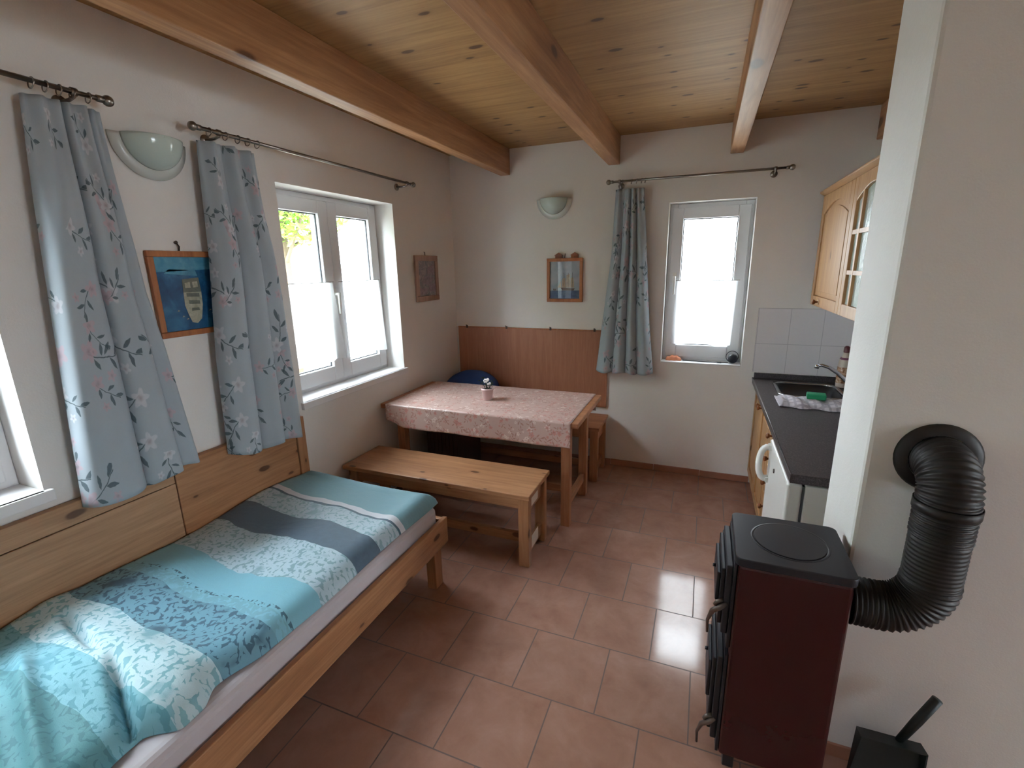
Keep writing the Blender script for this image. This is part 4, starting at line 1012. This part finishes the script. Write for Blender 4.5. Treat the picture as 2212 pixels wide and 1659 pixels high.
def sink():
    root = thing('sink', 'stainless steel sink set into the worktop', 'sink', (2.73, -0.3, 0.83))
    zt = 0.8308
    loops = [rrect(SX0, SX1, SY0, SY1, 0.075, zt), rrect(SX0 + 0.004, SX1 - 0.004, SY0 + 0.004, SY1 - 0.004, 0.072, zt + 0.004), rrect(SX0 + 0.022, SX1 - 0.022, SY0 + 0.022, SY1 - 0.022, 0.065, zt + 0.004),
             rrect(SX0 + 0.029, SX1 - 0.029, SY0 + 0.029, SY1 - 0.029, 0.060, zt - 0.005), rrect(SX0 + 0.034, SX1 - 0.034, SY0 + 0.034, SY1 - 0.034, 0.058, zt - 0.11),
             rrect(SX0 + 0.05, SX1 - 0.05, SY0 + 0.05, SY1 - 0.05, 0.05, zt - 0.14)]
    n = len(loops[0])
    def skin(ls, close):
        vs = [p for l in ls for p in l]; fs = []
        for i in range(len(ls) - 1):
            for k in range(n): fs.append((i * n + k, i * n + (k + 1) % n, (i + 1) * n + (k + 1) % n, (i + 1) * n + k))
        if close: fs.append(tuple((len(ls) - 1) * n + k for k in range(n)))
        return MB().add(vs, fs, 0, True)
    skin(loops[:4], False).build('rim', M['rim'], root, thick=0.001)
    skin(loops[3:], True).build('basin', M['steel'], root, thick=0.001)
    MB().lathe((2.73, -0.305, zt - 0.1385), [(0, 0.002), (0.03, 0.002), (0.038, 0.004), (0.042, 0.0)], 20).build('drain', M['chrome'], root)
sink()
def faucet():
    root = thing('faucet', 'chrome mixer tap bending over the sink', 'tap', (2.965, -0.33, 0.83))
    bx, by, bz = 2.963, -0.33, 0.8305
    MB().lathe((bx, by, bz), [(0, 0), (0.028, 0), (0.028, 0.006), (0.021, 0.012), (0.020, 0.058), (0.017, 0.064), (0, 0.066)], 24).build('base', M['chrome'], root)
    pts = [(bx, by, bz + 0.04), (bx - 0.035, by + 0.003, bz + 0.075), (bx - 0.09, by + 0.01, bz + 0.125), (bx - 0.14, by + 0.016, bz + 0.158), (bx - 0.18, by + 0.02, bz + 0.170), (bx - 0.203, by + 0.022, bz + 0.165)]
    MB().tube(pts, [0.014, 0.013, 0.0115, 0.0105, 0.010, 0.010], 14).build('spout', M['chrome'], root)
    MB().tube([(bx - 0.203, by + 0.022, bz + 0.172), (bx - 0.207, by + 0.022, bz + 0.148)], 0.0135, 14).build('aerator', M['chrome'], root)
    MB().tube([(bx, by, bz + 0.064), (bx + 0.0, by - 0.03, bz + 0.085), (bx - 0.002, by - 0.085, bz + 0.10)], [0.012, 0.008, 0.006], 10).build('lever', M['chrome'], root)
faucet()
def tea_towel():
    zt = 0.8312
    def fn(u, v):
        x = lerp(2.505, 2.90, u); y = lerp(-0.79, -0.56, v)
        y += 0.03 * (u - 0.5) * -1 + 0.012 * math.sin(u * 17) * (1 - v)
        z = zt + 0.010 + 0.013 * (0.5 + 0.5 * math.sin(u * 26 + v * 4)) * (0.4 + 0.6 * math.sin(math.pi * v)) + 0.012 * math.sin(math.pi * v)
        if u < .04 or u > .96 or v < .05 or v > .95: z = zt + 0.004
        return (x, y, z)
    mb = MB(); mb.grid(fn, 60, 24)
    tag(mb.build('tea_towel', M['towel'], None, thick=0.006), 'crumpled grey and white striped tea towel on the worktop by the sink', 'towel')
tea_towel()
def sponge():
    mb = MB(); mb.obox((2.705, -0.655, 0.8805), (0.048, -0.006, 0), (0.004, 0.032, 0), (0, 0, 0.016))
    tag(mb.build('sponge', M['sponge'], None, bevel=0.006), 'green sponge lying on the striped tea towel', 'sponge')
sponge()
def bottle():
    c = (2.945, -0.145, 0.8305)
    root = thing('soap_bottle', 'patterned soap bottle with a dark red cap behind the tap', 'bottle', c)
    MB().lathe(c, [(0, 0), (0.034, 0), (0.037, 0.006), (0.037, 0.15), (0.032, 0.185), (0.018, 0.21), (0.015, 0.232), (0, 0.232)], 24).build('body', plain('cream_bottle_plastic', srgb(206, 190, 178), 0.35), root)
    MB().lathe(c, [(0.0378, 0.03), (0.0382, 0.032), (0.0382, 0.135), (0.0378, 0.137)], 24).build('label', paint_mat('brown_patterned_label', [(0.35, srgb(120, 78, 56)), (0.5, srgb(190, 150, 120)), (0.65, srgb(214, 196, 176))], 60), root)
    MB().lathe(c, [(0.0325, 0.186), (0.0275, 0.199), (0.0272, 0.1995)], 24).build('neck_band', plain('purple_band', srgb(120, 60, 92), 0.4), root)
    MB().lathe(c, [(0, 0.2325), (0.017, 0.2325), (0.018, 0.236), (0.016, 0.268), (0.008, 0.274), (0, 0.275)], 20).build('cap', plain('dark_red_cap', srgb(84, 30, 40), 0.35), root)
bottle()
def upper_cabinet():
    root = thing('wall_cabinet', 'pale pine wall cabinet with a panelled door and a glazed door', 'cabinet', (2.87, -0.8, 1.37))
    x, z0, z1, y0, y1 = 2.70, 1.372, 2.035, -1.46, -0.16
    b = MB(); b.box(x + 0.021, 3.019, y0, y0 + 0.016, z0, z1); b.box(x + 0.021, 3.019, y1 - 0.016, y1, z0, z1); b.box(x + 0.021, 3.019, y0 + 0.016, y1 - 0.016, z0, z0 + 0.016)
    b.box(x + 0.021, 3.019, y0 + 0.016, y1 - 0.016, z1 - 0.016, z1); b.box(3.011, 3.019, y0 + 0.016, y1 - 0.016, z0 + 0.016, z1 - 0.016); b.box(x + 0.04, 3.01, y0 + 0.016, y1 - 0.016, 1.70, 1.716)
    b.build('body', M['cab_z'], root, bevel=0.002)
    d = panel_door(root, x, -0.868, -0.162, z0 + 0.002, z1 - 0.002, arch=True, st=0.06); knob(d, x, -0.40, z0 + 0.032)
    cr = MB(); cr.prism([(x - 0.022, y1 + 0.012, z1 + 0.026), (x - 0.022, y1 + 0.012, z1 + 0.016), (x + 0.004, y1 + 0.012, z1 + 0.0005), (3.018, y1 + 0.012, z1 + 0.0005), (3.018, y1 + 0.012, z1 + 0.026)], (0, y0 - y1 - 0.012, 0))
    cr.build('cornice', M['cab_y'], root, bevel=0.003)
    # glazed door
    ya, yb, st = -1.458, -0.872, 0.058
    mb = MB(); mb.box(x, x + 0.02, ya, ya + st, z0 + 0.002, z1 - 0.002); mb.box(x, x + 0.02, yb - st, yb, z0 + 0.002, z1 - 0.002); mb.box(x, x + 0.02, ya + st, yb - st, z0 + 0.002, z0 + 0.06)
    n = 14; zt = z1 - 0.06
    lo = [(x, lerp(ya + st, yb - st, i / n), zt - 0.055 + 0.055 * math.sin(math.pi * i / n)) for i in range(n + 1)]
    mb.prism([(x, ya + st, z1 - 0.002)] + lo + [(x, yb - st, z1 - 0.002)], (0.02, 0, 0))
    gd = mb.build('door', M['cab_z'], root, bevel=0.003); tag(gd, 'door glazed with rippled glass behind wooden bars')
    m = MB()
    for ym in (-1.035, -1.225): m.box(x + 0.001, x + 0.014, ym - 0.010, ym + 0.010, z0 + 0.06, zt - 0.001)
    for zz in (z0 + 0.215, z0 + 0.405): m.box(x + 0.002, x + 0.0135, ya + st, yb - st, zz - 0.010, zz + 0.010)
    m.build('glazing_bar', M['cab_z'], gd)
    MB().box(x + 0.0145, x + 0.0185, ya + st - 0.008, yb - st + 0.008, z0 + 0.055, zt - 0.001).build('pane', M['cabglass'], gd)
    hg = MB(); hg.box(x - 0.006, x - 0.0005, ya + 0.02, ya + 0.05, z0 + 0.004, z0 + 0.03); hg.build('hinge', M['nail'], gd)
upper_cabinet()

# ------------------------------------------------------------------ things on the far window sill
def sill_things():
    zs = 0.9138
    mb = MB()
    def fn(u, v): 
        b = math.sin(math.pi * u) ** 0.35 * math.sin(math.pi * v) ** 0.35
        return (lerp(1.808, 1.925, u), lerp(0.045, 0.10, v), zs + 0.036 * b + 0.003 * math.sin(u * 20))
    mb.grid(fn, 24, 12); mb.grid(lambda u, v: (lerp(1.808, 1.925, u), lerp(0.045, 0.10, v), zs), 24, 12)
    tag(mb.build('cleaning_cloth', M['orange'], None), 'folded orange cloth on the narrow window sill', 'cloth')
    root = thing('round_device', 'small round black device with a cable on the right end of the narrow window sill', 'device', (2.287, 0.055, zs))
    b = MB(); b.lathe((2.287, 0.055, zs + 0.035), [(0, -0.018), (0.026, -0.018), (0.033, -0.010), (0.034, 0.012), (0.028, 0.018), (0, 0.018)], 28, 'y'); b.build('body', M['blackp'], root)
    r_ = MB(); ring = [(2.283 + 0.042 * math.cos(t * math.pi / 16), 0.078, zs + 0.0465 + 0.042 * math.sin(t * math.pi / 16)) for t in range(33)]
    r_.tube(ring, 0.0028, 6, caps=False); r_.build('cable_coil', M['blackp'], root)
    c = MB(); c.tube([(2.255, 0.05, zs + 0.004), (2.20, 0.035, zs + 0.004), (2.10, 0.045, zs + 0.0035), (2.0, 0.055, zs + 0.0035), (1.935, 0.06, zs + 0.004)], 0.0032, 8)
    c.tube([(2.21, 0.0358, zs + 0.004), (2.18, 0.037, zs + 0.004)], 0.0055, 8); c.build('cable', M['blackp'], root)
sill_things()

# ------------------------------------------------------------------ stove corner
def stove():
    root = thing('stove', 'small dark red enamelled wood stove with black iron doors and hotplate', 'stove', (2.36, -2.25, 0))
    x0, x1, y0, y1, zt = 2.205, 2.508, -2.396, -2.108, 0.800
    b = MB().box(x0 + 0.004, x1 - 0.006, y0 + 0.006, y1 - 0.006, 0.055, zt - 0.0265).build('body', M['red'], root, bevel=0.012); b.modifiers['bevel'].segments = 3
    pl = MB(); lo = rrect(x0 - 0.004, x1, y0 - 0.004, y1, 0.022, zt - 0.026); hi = rrect(x0 - 0.004, x1, y0 - 0.004, y1, 0.022, zt)
    n = len(lo); pl.add(lo + hi, [tuple(range(n))[::-1], tuple(range(n, 2 * n))] + [(k, (k + 1) % n, n + (k + 1) % n, n + k) for k in range(n)])
    pl.build('top_plate', M['iron'], root, bevel=0.003)
    cx, cy = 2.358, -2.250
    MB().lathe((cx, cy, zt), [(0.0, 0.0025), (0.098, 0.0025), (0.100, 0.0012), (0.100, 0.0)], 48, smooth=False).build('ring_cover', M['iron'], root)
    MB().lathe((cx, cy, zt), [(0.1005, 0.0), (0.1010, 0.0007), (0.1078, 0.0007), (0.1083, 0.0)], 48).build('ring_groove', M['blackp'], root)
    MB().box(x0 - 0.006, x0 + 0.0035, y0 + 0.012, y1 - 0.012, 0.47, zt - 0.03).build('front_plate', M['iron'], root, bevel=0.002)
    MB().box(x0 - 0.006, x0 + 0.0035, y0 + 0.012, y1 - 0.012, 0.06, 0.445).build('front_plate', M['iron'], root, bevel=0.002)
    for (za, zb, hz) in ((0.515, 0.755, 0.60), (0.10, 0.425, 0.155)):
        d = MB(); xd = x0 - 0.0065
        d.box(xd - 0.018, xd, y0 + 0.020, y1 - 0.020, za, zb); d.box(xd - 0.030, xd - 0.018, y0 + 0.034, y1 - 0.034, za + 0.022, zb - 0.022)
        d.box(xd - 0.041, xd - 0.030, y0 + 0.052, y1 - 0.06, (za + zb) / 2 - 0.03, zb - 0.05)
        dd = d.build('door', M['iron'], root, bevel=0.003)
        p = MB(); yh = y0 + 0.028
        p.tube([(xd - 0.018, yh, hz + 0.028), (xd - 0.034, yh - 0.002, hz + 0.020), (xd - 0.040, yh, hz + 0.006)], [0.007, 0.007, 0.006], 10)
        p.tube([(xd - 0.008, yh - 0.008, hz + 0.026), (xd - 0.026, yh - 0.006, hz + 0.004), (xd - 0.046, yh, hz - 0.018), (xd - 0.058, yh, hz - 0.055), (xd - 0.056, yh, hz - 0.10)], [0.006, 0.009, 0.008, 0.005, 0.0035], 10)
        p.build('handle', M['ironh'], dd)
        q = MB(); q.tube([(xd - 0.041, (y0 + y1) / 2, zb - 0.085), (xd - 0.05, (y0 + y1) / 2, zb - 0.085)], 0.006, 10); q.build('pin', M['iron'], dd)
        for zz in (za + 0.035, zb - 0.045): MB().tube([(xd - 0.012, y1 - 0.016, zz - 0.02), (xd - 0.012, y1 - 0.016, zz + 0.02)], 0.009, 10).build('hinge', M['iron'], dd)
    for (x, y) in ((x0 + 0.02, y0 + 0.02), (x1 - 0.055, y0 + 0.02), (x0 + 0.02, y1 - 0.055), (x1 - 0.055, y1 - 0.055)):
        MB().box(x, x + 0.035, y, y + 0.035, 0, 0.0545).build('leg', M['iron'], root, bevel=0.003)
stove()
def flue():
    root = thing('stove_pipe', 'black ribbed flue pipe curving from the stove into the chimney wall', 'pipe', (2.69, -2.30, 0.68))
    yc, xc, zc, r = -2.302, 2.692, 0.676, 0.068
    path = []
    for i in range(9): path.append((2.516 + (xc - 0.105 - 2.516) * i / 8, yc, zc))
    for i in range(1, 19):
        t = math.pi / 2 * i / 18; path.append((xc - 0.105 + 0.105 * math.sin(t), yc, zc + 0.105 * (1 - math.cos(t))))
    ztop = 1.105
    for i in range(1, 27): path.append((xc, yc, zc + 0.105 + (ztop - 0.073 - zc - 0.105) * i / 26))
    for i in range(1, 19):
        t = math.pi / 2 * i / 18; path.append((xc, yc + 0.073 * (1 - math.cos(t)), ztop - 0.073 + 0.073 * math.sin(t)))
    path.append((xc, -2.2075, ztop))
    # resample finely with ribs
    P = [Vector(p) for p in path]; L = [0.0]
    for a, b in zip(P, P[1:]): L.append(L[-1] + (b - a).length)
    tot = L[-1]; N = 260; pts = []; rs = []
    for k in range(N + 1):
        s = tot * k / N; i = max(j for j in range(len(L)) if L[j] <= s + 1e-9); i = min(i, len(P) - 2)
        q = P[i].lerp(P[i + 1], (s - L[i]) / max(1e-9, L[i + 1] - L[i])); pts.append(q)
        straight = 0.30 if (0.40 < s / tot < 0.60) else 1.0
        rs.append(r - 0.002 + 0.0032 * straight * math.sin(s / 0.0125 * 2 * math.pi))
    mb = MB(); mb.tube(pts, rs, 28, caps=False); mb.build('pipe', M['irond'], root)
    MB().tube([(xc, yc, 0.995), (xc, yc, 1.02)], 0.0708, 28, caps=False).build('joint_band', M['irond'], root, thick=0.002)
    MB().lathe((xc, -2.2012, ztop), [(r + 0.003, 0), (0.100, 0), (0.101, -0.004), (0.094, -0.012), (0.078, -0.016), (r + 0.003, -0.017)], 40, 'y').build('wall_collar', M['irond'], root)
flue()
def dustpan():
    root = thing('dustpan', 'dark dustpan leaning against the chimney wall right of the stove', 'dustpan', (2.70, -2.28, 0))
    mb = MB()
    bl, br, tr, tl = Vector((2.575, -2.335, 0.002)), Vector((2.765, -2.345, 0.002)), Vector((2.775, -2.258, 0.195)), Vector((2.610, -2.255, 0.190))
    nrm = (br - bl).cross(tl - bl).normalized() * 0.004
    mb.prism([bl, br, tr, tl], nrm)
    out = Vector((0.0, -0.05, 0.012))
    mb.prism([bl, tl, tl + out], (0.004, 0, 0)); mb.prism([br, tr, tr + out], (-0.004, 0, 0)); mb.prism([tl, tr, tr + out, tl + out], (0, 0.0, 0.004))
    mb.build('pan', M['dust'], root)
    h = MB(); a, b = Vector((2.715, -2.272, 0.198)), Vector((2.795, -2.245, 0.36))
    h.tube([a, a.lerp(b, 0.5), b], [0.011, 0.014, 0.014], 14); h.build('handle', M['dust'], root)
dustpan()
